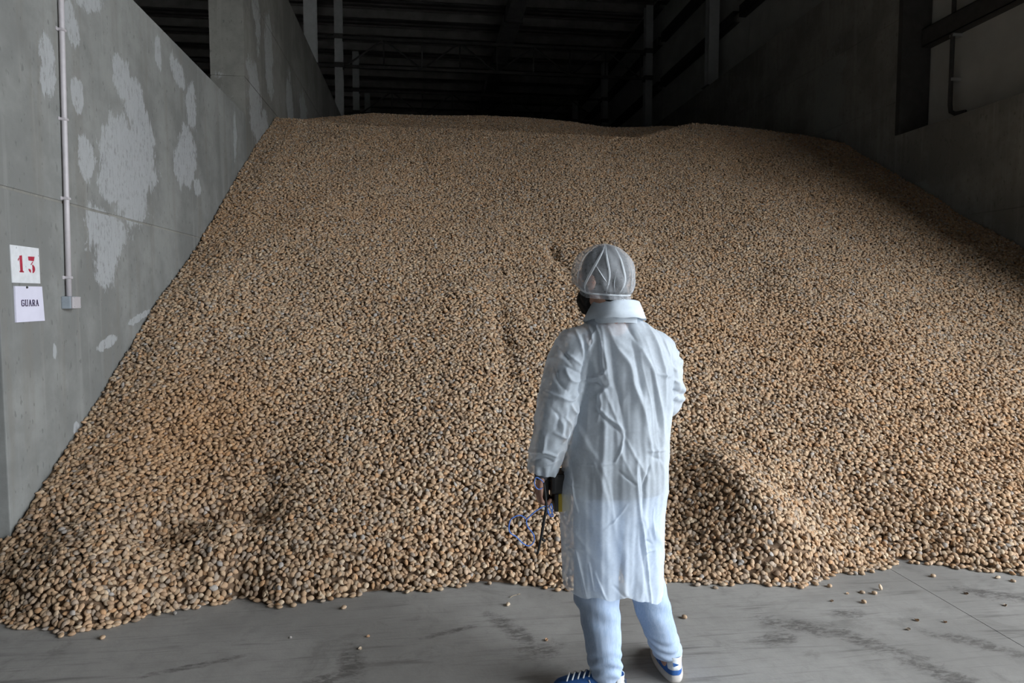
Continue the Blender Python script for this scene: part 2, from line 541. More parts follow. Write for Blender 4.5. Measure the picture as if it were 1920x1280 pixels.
# number plate "13"
SY, SZ, SW, SH = 4.178, 1.669, .286, .212
plate = empty('number_sign', (XL, SY, SZ))
tag(plate, 'white number plate with red stencilled 13 on the left wall', 'sign')
LOCAL = Matrix.Translation((-XL, -SY, -SZ))


def local(o):
    o.data.transform(Matrix.Translation((-o.parent.location.x, -o.parent.location.y, -o.parent.location.z))); return o


local(bm_obj('plate', wall_poly([[(0, 0), (1, 0.005), (1, 1), (.012, 1)]], SY, SZ, SW, SH, XL, .004), M['plate'], plate))
one = [[(.285, .27), (.375, .25), (.385, .69), (.295, .69)], [(.265, .675), (.415, .675), (.42, .715), (.27, .715)], [(.225, .375), (.27, .31), (.275, .36), (.235, .42)]]
three = [[(.585, .265), (.825, .255), (.79, .385), (.60, .375)], [(.735, .40), (.77, .40), (.70, .49), (.665, .49)],
         arc_poly(.70, .60, .125, .125, .10, .09, -75, 75), arc_poly(.695, .60, .115, .115, .075, .075, 105, 178)]
local(bm_obj('digit', wall_poly(one, SY, SZ, SW, SH, XL + .0038, .0008), M['red'], plate))
local(bm_obj('digit', wall_poly(three, SY, SZ, SW, SH, XL + .0038, .0008), M['red'], plate))
for u, v, r in ((.20, .06, .02), (.97, .22, .018), (.50, .55, .014)):
    local(bm_obj('chipped_spot', wall_poly([[(u + r * .5 * math.cos(a), v + r * 1.6 * math.sin(a)) for a in (0, 1, 2, 3.1, 4.2, 5.2)]], SY, SZ, SW, SH, XL + .0038, .0006), M['boxgrey'], plate))

# paper sign GUARA
GY, GZ, GW, GH = 4.192, 1.444, .286, .207
paper = empty('name_sign', (XL, GY, GZ))
tag(paper, 'white paper sign reading GUARA pinned under the number plate', 'sign')
local(bm_obj('sheet', wall_poly([[(0.01, 0.005), (.97, 0), (1.02, 1), (0, 1)]], GY, GZ, GW, GH, XL + .001, .009), M['paper'], paper))
LU0, LV0, LV1 = .19, .385, .56
LW = .126


def letter(ch, k):
    P = []
    u0 = LU0 + k * LW * 1.02; W_ = LW * .86; S = .026

    def Q(x0, y0, x1, y1, w=S): P.append(quad(u0 + x0 * W_, LV0 + y0 * (LV1 - LV0), u0 + x1 * W_, LV0 + y1 * (LV1 - LV0), w))

    def ser(x, y, ww=.34): P.append([(u0 + (x - ww / 2) * W_, LV0 + y * (LV1 - LV0) - .012), (u0 + (x + ww / 2) * W_, LV0 + y * (LV1 - LV0) - .012),
                                     (u0 + (x + ww / 2) * W_, LV0 + y * (LV1 - LV0) + .012), (u0 + (x - ww / 2) * W_, LV0 + y * (LV1 - LV0) + .012)])
    if ch == 'G':
        Q(.14, .12, .14, .88, .034); Q(.1, .06, .85, .06, .028); Q(.1, .94, .85, .94, .028); Q(.86, .5, .86, .95, .03); Q(.5, .52, .98, .52, .024); Q(.86, .04, .86, .28, .02)
    elif ch == 'U':
        Q(.18, 0, .18, .9, .034); Q(.82, 0, .82, .92, .026); Q(.1, .95, .88, .95, .028); ser(.18, .02, .42); ser(.82, .02, .36)
    elif ch == 'A':
        Q(.46, .0, .14, 1, .022); Q(.5, .0, .84, 1, .036); Q(.26, .64, .74, .64, .02); ser(.14, .97, .34); ser(.86, .97, .36); Q(.36, .02, .6, .02, .024)
    elif ch == 'R':
        Q(.2, 0, .2, 1, .036); Q(.1, .04, .75, .04, .026); Q(.8, .06, .8, .46, .032); Q(.2, .5, .78, .5, .024); Q(.52, .5, .86, 1, .034); ser(.2, .97, .4); ser(.88, .97, .26)
    return P


for k, ch in enumerate('GUARA'):
    local(bm_obj('letter', wall_poly(letter(ch, k), GY, GZ, GW, GH, XL + .0098, .0007), M['ink'], paper))
bm = bmesh.new()
bmesh.ops.create_uvsphere(bm, u_segments=10, v_segments=6, radius=.007)
pin = bm_obj('push_pin', bm, M['black'], paper, True); pin.location = (.012, GW * .40, GH * .965)

# conduit with saddle clamps and switch box
CY0, CY1 = 4.752, 4.83
cond = empty('wall_conduit', (XL, CY0, 1.6))
tag(cond, 'pale plastic conduit running up the left wall to its top', 'conduit')
cpts = [(XL + .021, 4.757, 1.585), (XL + .021, 4.757 + .02, 2.2), (XL + .021, 4.80, 3.0), (XL + .021, 4.83, 3.97), (XL + .021, 4.84, 4.3)]
local(tube_obj('tube', cpts, .0165, M['pvc'], cond, 12))
for z in (1.713, 2.22, 2.724, 3.288, 3.85):
    y = np.interp(z, [p[2] for p in cpts], [p[1] for p in cpts])
    bm = bmesh.new()
    add_box(bm, XL, XL + .006, y - .036, y + .036, z - .011, z + .011, .002)
    add_box(bm, XL, XL + .041, y - .021, y + .021, z - .009, z + .009, .006)
    local(bm_obj('saddle_clamp', bm, M['pvc'], cond))
swb = empty('junction_box', (XL, 4.72, 1.51))
tag(swb, 'small grey junction box at the lower end of the conduit', 'box')
local(box_obj('housing', XL, XL + .058, 4.70, 4.802, 1.512, 1.592, M['boxgrey'], swb, .006))
local(box_obj('lid', XL + .058, XL + .072, 4.702, 4.80, 1.514, 1.590, M['pvc'], swb, .005))
for dy in (.012, .09):
    for dz in (.012, .07):
        local(box_obj('lid_screw', XL + .071, XL + .0745, 4.702 + dy - .004, 4.702 + dy + .004, 1.514 + dz - .004, 1.514 + dz + .004, M['steel'], swb))

# ------------------------------------------------------------------ almond heap
TOE = [(-3.4, 4.9), (-2.9, 4.25), (-2.5, 3.80), (-2.09, 3.55), (-1.88, 3.45), (-1.68, 3.37), (-1.5, 3.42), (-1.33, 3.52), (-1.12, 3.58), (-.98, 3.66), (-.76, 3.53), (-.55, 3.56), (-.3, 3.62),
       (0, 3.65), (.25, 3.69), (.5, 3.62), (.75, 3.56), (1.05, 3.58), (1.35, 3.61), (1.6, 3.52), (1.91, 3.45), (2.15, 3.47), (2.3, 3.56), (2.52, 3.60), (2.79, 3.68), (3.0, 3.62), (3.2, 3.50), (3.39, 3.42), (4, 3.35), (5, 3.4), (6, 3.5), (7, 3.55)]
TX, TY = np.array([p[0] for p in TOE]), np.array([p[1] for p in TOE])
TXS = np.array([-3.4, -2.7, -1.9, -1, 0, 1, 2, 3, 4.5, 7]); TYS = np.array([4.9, 3.85, 3.58, 3.55, 3.60, 3.60, 3.55, 3.58, 3.50, 3.55])
TOPX = np.array([-3.5, -2.3, -1.2, 0, 1.3, 2.4, 3.35, 4.0, 4.6, 5.6, 6.4, 7.0])
TOPZ = np.array([4.35, 4.42, 4.28, 4.20, 4.16, 4.18, 4.13, 4.32, 4.50, 4.42, 4.28, 4.08])
BACKX = np.array([-3.5, -2.3, -1.85, -.9, 1.1, 2.8, 3.6, 4.8, 5.6, 7.0]); BACKZ = np.array([4.7, 4.75, 4.86, 5.03, 5.03, 4.93, 4.86, 4.90, 4.6, 4.2])
BUMPS = [(-1.80, 3.72, .28, .22, .07), (-1.06, 3.84, .22, .2, .10), (-1.50, 3.95, .16, .12, -.09), (-1.25, 4.12, .14, .08, -.09), (-1.05, 4.08, .14, .08, -.07), (-.62, 3.9, .3, .2, .05),
         (2.02, 3.78, .22, .3, .13), (1.92, 4.15, .2, .3, .10), (1.50, 3.9, .16, .3, -.07), (2.62, 4.0, .25, .3, -.06), (2.3, 3.62, .2, .15, .04), (1.35, 7.08, .06, .20, -.06), (1.42, 6.7, .07, .25, -.04),
         (.65, 5.6, .08, .5, -.05), (.2, 4.5, .4, .3, .04), (-.9, 5.0, .4, .3, -.04), (.75, 4.1, .3, .3, .03)]


def heap_z(X, Y):
    yt = np.interp(X, TX, TY)
    ys_ = np.interp(X, TXS, TYS)
    f_ = np.clip((Y - yt) / 1.3, 0, 1); f_ = f_ * f_ * (3 - 2 * f_)
    yt = yt * (1 - f_) + ys_ * f_
    d = Y - yt
    z = .572 * d + .05 * (1 - np.exp(-np.maximum(d, 0) / .18))
    n = wnoise(X, Y, 1.9, 3, 3)
    z = z + n * .055 * np.clip(d / 1.0, 0, 1)
    for (bx, by, rx, ry, a) in BUMPS:
        z = z + a * np.exp(-((X - bx) / rx) ** 2 - ((Y - by) / ry) ** 2) * np.clip(d / .12, 0, 1)
    k_ = np.clip((Y - 11.5) / 2.0, 0, 1); k_ = k_ * k_ * (3 - 2 * k_)
    top = np.interp(X, TOPX, TOPZ) * (1 - k_) + np.interp(X, BACKX, BACKZ) * k_ + wnoise(X, Y, 1.1, 8, 2) * .05 + .02
    for (bx, by, rx, ry, a) in ((3.1, 12.0, .9, .45, -.22), (.9, 12.0, 1.1, .4, -.14), (-.8, 12.1, .7, .4, -.10), (4.7, 11.2, .7, .5, .06)):
        top = top + a * np.exp(-((X - bx) / rx) ** 2 - ((Y - by) / ry) ** 2)
    k = .10
    h = np.clip(.5 + .5 * (top - z) / k, 0, 1)
    z = top * (1 - h) + z * h - k * h * (1 - h)
    return z


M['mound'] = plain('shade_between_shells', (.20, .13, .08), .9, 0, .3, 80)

gx = np.concatenate([np.linspace(-3.5, XL - .285, 40), np.linspace(XL + .001, XR - .001, 300)]); gy = np.linspace(3.2, 19.0, 430)
GX, GYY = np.meshgrid(gx, gy)
GZ_ = heap_z(GX, GYY) - .013 - .05 * np.exp(-np.maximum(GYY - np.interp(GX, TX, TY), 0) / .07)
GZ_ = np.where((GX < XL - .27) & (GYY > 5.0), GZ_ - (GYY - 5.0) * 2, GZ_)
V = np.stack([GX, GYY, np.maximum(GZ_, -.25)], -1).reshape(-1, 3)
nx_, ny_ = len(gx), len(gy)
idx = np.arange(nx_ * ny_).reshape(ny_, nx_)
Q4 = np.stack([idx[:-1, :-1], idx[:-1, 1:], idx[1:, 1:], idx[1:, :-1]], -1).reshape(-1, 4)
keep = (V[Q4][:, :, 2].max(1) > -.03)
qx, qy = V[Q4][:, :, 0], V[Q4][:, :, 1]
keep &= ~((qx.max(1) > XR - .42) & (qy.min(1) < 4.56))
keep &= ~((qx.max(1) > XL - .2) & (qx.min(1) < XL - .2) & (qy.max(1) > Y_LOW_L - .005)) & ~((qx.max(1) < XL - .2) & (qy.max(1) > 6))
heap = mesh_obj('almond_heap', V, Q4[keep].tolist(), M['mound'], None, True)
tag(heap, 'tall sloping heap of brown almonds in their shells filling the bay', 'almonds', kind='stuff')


def almond_mesh(name, seed, L=1., W=1., T=1.):
    """one in-shell almond, length 1 along x (pointed at +x), unit-scaled; about 110 triangles"""
    r = random.Random(seed)
    rings, seg = 8, 10
    V, Fc = [(-.5, 0, 0)], []
    prof = [(.06, .40), (.17, .72), (.32, .95), (.47, 1.0), (.62, .90), (.77, .67), (.90, .35)]
    jit = [r.uniform(-.05, .05) for _ in range(40)]
    for i, (t, rr) in enumerate(prof):
        for k in range(seg):
            a = 2 * math.pi * k / seg
            ca, sa = math.cos(a), math.sin(a)
            w = .345 * W * rr * (1 + jit[(i * 3 + k) % 40])
            h = .245 * T * rr * (1 + jit[(i * 5 + k * 2) % 40])
            ridge = 1.07 if k == 0 else 1.0
            V.append(((t - .5) * L, ca * w * ridge, sa * h + .02 * math.sin(3 * t + seed)))
    V.append((.5 * L, .01, 0))
    n = len(prof)
    for k in range(seg): Fc.append((0, 1 + (k + 1) % seg, 1 + k))
    for i in range(n - 1):
        for k in range(seg):
            a, b = 1 + i * seg + k, 1 + i * seg + (k + 1) % seg
            Fc.append((a, b, b + seg, a + seg))
    e = len(V) - 1
    for k in range(seg): Fc.append((e, 1 + (n - 1) * seg + k, 1 + (n - 1) * seg + (k + 1) % seg))
    me = bpy.data.meshes.new(name)
    me.from_pydata(V, [], Fc); me.update(); smooth(me)
    return me


def shell_mat():
    t = NT('almond_shell')
    at = t.n('ShaderNodeAttribute', attribute_type='INSTANCER', attribute_name='tint')
    nv = t.n('ShaderNodeTexCoord').outputs['Object']
    pit = t.noise(9, 3, .6, nv)
    c = t.mix(t.rng(pit, .42, .66), at.outputs['Color'], (.74, .71, .68), 'MULTIPLY')
    fib = t.noise(1, 3, .6, t.mapping((2, 14, 14), src=nv))
    c = t.mix(t.math('MULTIPLY', t.rng(fib, .5, .7), .35), c, (.8, .72, .62), 'MULTIPLY')
    return t.set(**{'Base Color': c, 'Roughness': .72, 'Specular IOR Level': .3})


M['shell'] = shell_mat()
AM = [almond_mesh('almond_shell_%s' % c, i, 1, w, tk) for i, (c, w, tk) in enumerate((('plain', 1.0, 1.0), ('round', 1.12, 1.05), ('slim', .84, .95), ('flat', 1.05, .82)))]
for m_ in AM: m_.materials.append(M['shell'])


def bent_hull(name):
    V, Fc = [], []
    n, s = 6, 5
    for i in range(n):
        t = i / (n - 1)
        w = .30 * math.sin(math.pi * (.08 + .84 * t)) + .02
        for k in range(s):
            a = math.pi * (k / (s - 1) - .5) * 1.15
            V.append((t - .5, math.sin(a) * w, -math.cos(a) * w * .8 + .12 * math.sin(5 * t + k)))
    m = len(V)
    V += [(x, y * .86, z * .86 + .02) for x, y, z in V]
    for i in range(n - 1):
        for k in range(s - 1):
            a = i * s + k
            Fc.append((a, a + 1, a + s + 1, a + s)); Fc.append((m + a, m + a + s, m + a + s + 1, m + a + 1))
    me = bpy.data.meshes.new(name); me.from_pydata(V, [], Fc); me.update(); smooth(me); me.materials.append(M['shell'])
    return me


HULL = bent_hull('dry_hull')

# --- scatter positions over the surface
dcell = .0222
xs = np.arange(-3.3, XR - .012, dcell); yr = np.arange(3.25, 15.6, dcell * .86)
PX, PY = np.meshgrid(xs, yr)
PX = PX + (np.arange(len(yr)) % 2)[:, None] * dcell * .5
PX = (PX + RNG.normal(0, dcell * .30, PX.shape)).ravel(); PY = (PY + RNG.normal(0, dcell * .28, PY.shape)).ravel()
sel = ~((PX < XL + .012) & (PX > XL - .295) & (PY > Y_LOW_L - .012)) & ~((PX <= XL - .295) & (PY > 5.1)) & ~((PX > XR - .435) & (PY < 4.57)) & (PX < XR - .012)
PX, PY = PX[sel], PY[sel]
PZ = heap_z(PX, PY)
yt = np.interp(PX, TX, TY)
# ragged toe: keep some beyond the line
dd = PY - yt + wnoise(PX, PY, 9, 21, 2) * .035
keepm = (dd > 0) | ((dd > -.035) & (RNG.random(len(PX)) < .25))
PX, PY, PZ = PX[keepm], PY[keepm], PZ[keepm]
NP_ = len(PX)
e = .01
nxv = -(heap_z(PX + e, PY) - heap_z(PX - e, PY)) / (2 * e); nyv = -(heap_z(PX, PY + e) - heap_z(PX, PY - e)) / (2 * e)
onfloor = PZ < .016
nxv[onfloor] = 0; nyv[onfloor] = 0
Nn = np.stack([nxv, nyv, np.ones(NP_)], -1); Nn /= np.linalg.norm(Nn, axis=1, keepdims=True)
size = RNG.normal(.0385, .0034, NP_).clip(.029, .048)
lift = RNG.normal(0, .0065, NP_)
PZ = PZ + lift
PZ = np.maximum(PZ, size * .235)


def rot_from(N, az, tilt, taz):
    """matrices: z axis near N, tilted; x spun by az"""
    n = len(az)
    # tilt N
    a = np.cross(N, np.array([1., 0, 0])); a /= np.linalg.norm(a, axis=1, keepdims=True)
    b = np.cross(N, a)
    ax = a * np.cos(taz)[:, None] + b * np.sin(taz)[:, None]
    Z = N * np.cos(tilt)[:, None] + ax * np.sin(tilt)[:, None]
    a = np.cross(Z, np.array([.13, .99, .05])); a /= np.linalg.norm(a, axis=1, keepdims=True)
    b = np.cross(Z, a)
    X = a * np.cos(az)[:, None] + b * np.sin(az)[:, None]
    Y = np.cross(Z, X)
    R = np.stack([X, Y, Z], -1)
    rx = np.arctan2(R[:, 2, 1], R[:, 2, 2]); ry = np.arcsin(np.clip(-R[:, 2, 0], -1, 1)); rz = np.arctan2(R[:, 1, 0], R[:, 0, 0])
    return np.stack([rx, ry, rz], -1)


tilt = np.where(onfloor, RNG.normal(0, .08, NP_), RNG.normal(0, .55, NP_))
ROT = rot_from(Nn, RNG.uniform(0, 2 * math.pi, NP_), tilt, RNG.uniform(0, 2 * math.pi, NP_))
PAL = np.array([(.50, .355, .235), (.54, .40, .275), (.59, .475, .35), (.44, .335, .245), (.40, .33, .265), (.50, .315, .185), (.52, .36, .24), (.28, .20, .14), (.43, .40, .37), (.47, .38, .30)])
PW = np.array([.22, .17, .08, .14, .10, .07, .12, .03, .025, .045]); PW /= PW.sum()
ci = RNG.choice(len(PAL), NP_, p=PW)
TINT = PAL[ci] * RNG.normal(1, .10, (NP_, 1)).clip(.7, 1.3)
warm = np.clip(wnoise(PX, PY, 1.5, 44, 3) * 1.0 - .2, 0, 1) * .5
warm = np.maximum(warm, np.exp(-((PX + 1.55) / .55) ** 2 - ((PY - 4.75) / .55) ** 2))
TINT = TINT * (1 - warm[:, None] * .45) + np.array([.53, .29, .13]) * warm[:, None] * .45
TINT = (TINT * 1.10 - TINT.mean(1, keepdims=True) * .10) * .97
TINT = TINT.clip(.02, .9)
VAR = RNG.integers(0, 4, NP_)
hullsel = RNG.random(NP_) < .012
SCL = size

# --- the 300 almonds nearest the camera are single objects
fwd = np.array([math.sin(YAW) * math.cos(PITCH), math.cos(YAW) * math.cos(PITCH), -math.sin(PITCH)])
rgt = np.array([math.cos(YAW), -math.sin(YAW), 0]); upv = np.cross(rgt, fwd)
REL = np.stack([PX, PY, PZ - CAM_H], -1)
dep = REL @ fwd; sx_ = 960 + FPX * (REL @ rgt) / dep; sy_ = 640 - FPX * (REL @ upv) / dep
cand = np.where((sx_ > 12) & (sx_ < 1908) & (sy_ < 1275) & ~hullsel, dep, 99)
single = np.argsort(cand)[:300]
is_single = np.zeros(NP_, bool); is_single[single] = True
src = [None] * 4
for i in single:
    o = bpy.data.objects.new('almond', AM[VAR[i]])
    COL.objects.link(o)
    o.location = (PX[i], PY[i], PZ[i]); o.rotation_euler = ROT[i]; o.scale = (SCL[i],) * 3
    o['tint'] = [float(v) for v in TINT[i]]
    tag(o, 'tan almond in its shell in the lobe of the heap nearest the lower left corner', 'almond', 'almonds at the front left foot of the heap')
    if src[VAR[i]] is None: src[VAR[i]] = o

# --- loose almonds on the floor
LOOSE = [(-1.497, 3.30, 'brown almond lying loose on the floor before the left lobe of the heap'),
         (-.42, 3.47, 'reddish almond lying loose by the left part of the heap edge'),
         (.416, 3.40, 'single tan almond on the floor between the heap and the person'),
         (1.566, 3.46, 'pale almond just off the heap edge right of the coat'),
         (2.196, 3.40, 'almond with a shell chip beside it near the mound right of the person'),
         (2.38, 3.285, 'brown flattened almond among the small scatter right of the person'),
         (2.444, 3.325, 'upright pale almond in the small scatter right of the person'),
         (2.325, 3.306, 'tan almond in the middle of the small scatter right of the person'),
         (2.256, 3.192, 'almond in the small scatter lying nearest the camera'),
         (2.86, 3.451, 'round pale almond alone in the bay of the heap edge at the right'),
         (3.206, 3.385, 'tan almond just off the heap at the right edge, left of a pair'),
         (3.255, 3.335, 'tan almond just off the heap at the right edge, right of a pair'),
         (1.266, 3.151, 'cracked almond on the floor by the right trouser leg')]
for k, (x, y, lab) in enumerate(LOOSE):
    o = bpy.data.objects.new('almond', AM[k % 4]); COL.objects.link(o)
    s_ = .036
    o.scale = (s_,) * 3
    o.location = (x, y, s_ * .245 * (1, 1.05, .95, .82)[k % 4] - .0005)
    o.rotation_euler = (0, 0, random.uniform(0, 6.28))
    if 'upright' in lab: o.rotation_euler = (0, -1.2, 2.0); o.location.z = .0185
    o['tint'] = [float(v) for v in PAL[k % 4] * 1.05]
    tag(o, lab, 'almond', 'loose almonds on the floor')
FRAG = [(-.273, 3.161, 'small shell chip on the floor below the heap centre'), (-.631, 3.196, 'thin upright shell splinter on the floor at the left'), (2.389, 2.979, 'orange brown hull scrap on the floor right of the person'),
        (2.281, 2.90, 'dark hull scrap on the floor nearest the right bottom corner'), (2.867, 3.223, 'dark curled hull by the right frame edge'), (2.238, 3.304, 'brown hull scrap at the left of the small scatter'),
        (2.10, 3.231, 'pale hull scrap left of the small scatter'), (2.515, 2.946, 'pale thin shell chip on the floor at the right'), (2.959, 3.07, 'flat reddish hull chip beside the floor joint'),
        (-.30, 3.05, 'crumbled shell bits on the scuffed floor at the left'), (.55, 3.02, 'white shell crumb near the left shoe')]
for k, (x, y, lab) in enumerate(FRAG):
    o = bpy.data.objects.new('hull_fragment', HULL); COL.objects.link(o)
    s_ = random.uniform(.016, .026)
    o.scale = (s_,) * 3
    o.location = (x, y, s_ * .27); o.rotation_euler = (random.uniform(-.2, .2), 0, random.uniform(0, 6.28))
    o['tint'] = [float(v) for v in PAL[(k * 3 + 5) % 10]]
    tag(o, lab, 'hull fragment', 'hull fragments on the floor')


def scatter(name, ids, source, parent):
    me = bpy.data.meshes.new(name)
    me.vertices.add(len(ids))
    me.vertices.foreach_set('co', np.stack([PX[ids], PY[ids], PZ[ids]], -1).astype(np.float32).ravel())
    a = me.attributes.new('rot', 'FLOAT_VECTOR', 'POINT'); a.data.foreach_set('vector', ROT[ids].astype(np.float32).ravel())
    a = me.attributes.new('scl', 'FLOAT', 'POINT'); a.data.foreach_set('value', SCL[ids].astype(np.float32))
    a = me.attributes.new('tint', 'FLOAT_COLOR', 'POINT')
    a.data.foreach_set('color', np.concatenate([TINT[ids], np.ones((len(ids), 1))], 1).astype(np.float32).ravel())
    me.update()
    o = link(bpy.data.objects.new(name, me), parent)
    ng = bpy.data.node_groups.new(name, 'GeometryNodeTree')
    ng.interface.new_socket('Geometry', in_out='INPUT', socket_type='NodeSocketGeometry')
    ng.interface.new_socket('Geometry', in_out='OUTPUT', socket_type='NodeSocketGeometry')
    N = ng.nodes
    gi, go = N.new('NodeGroupInput'), N.new('NodeGroupOutput')
    ip = N.new('GeometryNodeInstanceOnPoints'); oi = N.new('GeometryNodeObjectInfo')
    oi.inputs['Object'].default_value = source
    r_ = N.new('GeometryNodeInputNamedAttribute'); r_.data_type = 'FLOAT_VECTOR'; r_.inputs['Name'].default_value = 'rot'
    s_ = N.new('GeometryNodeInputNamedAttribute'); s_.data_type = 'FLOAT'; s_.inputs['Name'].default_value = 'scl'
    e2r = N.new('FunctionNodeEulerToRotation')
    L = ng.links.new
    L(gi.outputs[0], ip.inputs['Points']); L(oi.outputs['Geometry'], ip.inputs['Instance'])
    L(r_.outputs['Attribute'], e2r.inputs[0]); L(e2r.outputs[0], ip.inputs['Rotation']); L(s_.outputs['Attribute'], ip.inputs['Scale'])
    L(ip.outputs[0], go.inputs[0])
    mod = o.modifiers.new('scatter', 'NODES'); mod.node_group = ng
    o['kind'] = 'stuff'
    return o


for v in range(4):
    scatter('almond_layer', np.where((VAR == v) & ~is_single & ~hullsel)[0], src[v], heap)
TW = [Vector((-.5, 0, 0)), Vector((-.2, .05, .02)), Vector((.15, .0, .05)), Vector((.5, .10, .0))]
tv, tf = tube_data(catmull(TW, 3), [.022, .024, .022, .02, .02, .019, .018, .017, .015, .01], 5)
bv1, bf1 = tube_data([(.1, .01, .05), (.25, -.10, .07), (.33, -.16, .05)], [.016, .013, .008], 5)
twig = mesh_obj('dry_twig', *join_data([(tv, tf), (bv1, bf1)]), M['shell'], None, True)
twig.scale = (.075,) * 3; twig.location = (.47, 3.505, .003); twig.rotation_euler = (0, 0, .5); twig['tint'] = [.42, .34, .24]
tag(twig, 'thin forked dry twig at the heap edge left of the coat', 'twig')
twsel = np.where(RNG.random(NP_) < .0022)[0]
SCL_keep = SCL; ROT_keep = ROT; PZ_keep = PZ
SCL = np.where(np.isin(np.arange(NP_), twsel), RNG.uniform(.05, .11, NP_), SCL); PZ = PZ + np.where(np.isin(np.arange(NP_), twsel), .010, 0)
ROT = ROT.copy(); ROT[twsel] = rot_from(Nn[twsel], RNG.uniform(0, 6.28, len(twsel)), RNG.normal(0, .25, len(twsel)), RNG.uniform(0, 6.28, len(twsel)))
scatter('twig_layer', twsel, twig, heap)
SCL, ROT, PZ = SCL_keep, ROT_keep, PZ_keep
hull_src = next(o for o in scene.objects if o.name.startswith('hull_fragment'))
scatter('hull_layer', np.where(hullsel)[0], hull_src, heap)

# ------------------------------------------------------------------ person
def remesh(parts, voxel, it=3, fac=.5):
    """voxel union of overlapping closed shapes -> (verts array, faces list)"""
    V, Fc = join_data(parts)
    me = bpy.data.meshes.new('tmp'); me.from_pydata([tuple(v) for v in V], [], Fc); me.update()
    o = bpy.data.objects.new('tmp', me); COL.objects.link(o)
    m = o.modifiers.new('r', 'REMESH'); m.mode = 'VOXEL'; m.voxel_size = voxel
    if it:
        m = o.modifiers.new('s', 'SMOOTH'); m.factor = fac; m.iterations = it
    dg = bpy.context.evaluated_depsgraph_get()
    ev = o.evaluated_get(dg)
    out = bpy.data.meshes.new_from_object(ev)
    bpy.data.objects.remove(o); bpy.data.meshes.remove(me)
    return out


def get_v(me):
    a = np.empty(len(me.vertices) * 3, np.float32); me.vertices.foreach_get('co', a); return a.reshape(-1, 3).astype(float)


def get_n(me):
    a = np.empty(len(me.vertices) * 3, np.float32); me.vertices.foreach_get('normal', a); return a.reshape(-1, 3).astype(float)


def set_v(me, v):
    me.vertices.foreach_set('co', v.astype(np.float32).ravel()); me.update()


def ball(c, r, axes=None, seg=16, rings=10):
    """ellipsoid; r scalar or (a,b,c) along axes columns"""
    r = (r, r, r) if not hasattr(r, '__len__') else r
    A = np.eye(3) if axes is None else np.stack([np.array(a, float) for a in axes], 1)
    V, Fc = [], []
    c = np.array(c, float)
    for i in range(rings + 1):
        th = math.pi * i / rings
        for k in range(seg):
            ph = 2 * math.pi * k / seg
            p = np.array([r[0] * math.sin(th) * math.cos(ph), r[1] * math.sin(th) * math.sin(ph), r[2] * math.cos(th)])
            V.append(tuple(c + A @ p))
    for i in range(rings):
        for k in range(seg):
            k2 = (k + 1) % seg
            Fc.append((i * seg + k, (i + 1) * seg + k, (i + 1) * seg + k2, i * seg + k2))
    return V, Fc


def limb(pts, rads, seg=16):
    out = [ball(p, r, seg=seg) for p, r in zip(pts, rads)]
    for a, b, ra, rb in zip(pts[:-1], pts[1:], rads[:-1], rads[1:]):
        out.append(tube_data([a, b], [ra, rb], seg))
    return out


def loft(rings):
    n = len(rings[0]); V, Fc = [], []
    for r in rings: V += [tuple(p) for p in r]
    for i in range(len(rings) - 1):
        for k in range(n):
            k2 = (k + 1) % n
            Fc.append((i * n + k, i * n + k2, (i + 1) * n + k2, (i + 1) * n + k))
    Fc.append(tuple(range(n))[::-1]); Fc.append(tuple(range((len(rings) - 1) * n, len(rings) * n)))
    return V, Fc


def ray_at(px, py, Y):
    """world point at depth Y seen at a photograph pixel (used to take measurements)"""
    d = fwd + rgt * ((px - 960) / FPX) + upv * ((640 - py) / FPX)
    return np.array([0, 0, CAM_H]) + d * (Y / d[1])


def skin_mat():
    t = NT('skin')
    n = t.noise(30, 4, .6)
    c = t.mix(t.rng(n, .35, .65), (.42, .235, .17), (.52, .31, .235))
    return t.set(**{'Base Color': c, 'Roughness': .55, 'Subsurface Weight': .08})


def sheet_mat(name, col, transp, transl, fib=90, grain=.2):
    """non-woven sheet: diffuse + light passing through + open weave"""
    t = NT(name)
    n = t.noise(fib, 4, .7); n2 = t.noise(7, 3, .6)
    t.bump(n, .12, .002)
    c = t.mix(t.rng(n, .35, .65), tuple(x * .93 for x in col), col)
    t.set(**{'Base Color': c, 'Roughness': .65, 'Specular IOR Level': .35})
    tl = t.n('ShaderNodeBsdfTranslucent'); tl.inputs['Color'].default_value = (*col, 1)
    tr = t.n('ShaderNodeBsdfTransparent')
    m1 = t.n('ShaderNodeMixShader'); m1.inputs[0].default_value = transl
    m2 = t.n('ShaderNodeMixShader')
    t.l(t.math('MULTIPLY', t.rng(t.math('ADD', t.math('MULTIPLY', n, .6), t.math('MULTIPLY', n2, .4)), .35, .65, 1 - grain, 1 + grain), transp), m2.inputs[0])
    t.l(t.b.outputs[0], m1.inputs[1]); t.l(tl.outputs[0], m1.inputs[2])
    t.l(m1.outputs[0], m2.inputs[1]); t.l(tr.outputs[0], m2.inputs[2])
    t.l(m2.outputs[0], t.out.inputs[0])
    return t.m


def denim_mat():
    t = NT('pale_denim')
    w = t.noise(1, 3, .6, t.mapping((220, 220, 40)))
    n = t.noise(4, 4, .6)
    c = t.mix(t.rng(n, .35, .65), (.30, .40, .56), (.42, .52, .68))
    c = t.mix(t.math('MULTIPLY', t.rng(w, .4, .6), .3), c, (.52, .60, .74))
    t.bump(w, .2, .002)
    return t.set(**{'Base Color': c, 'Roughness': .85, 'Specular IOR Level': .2})


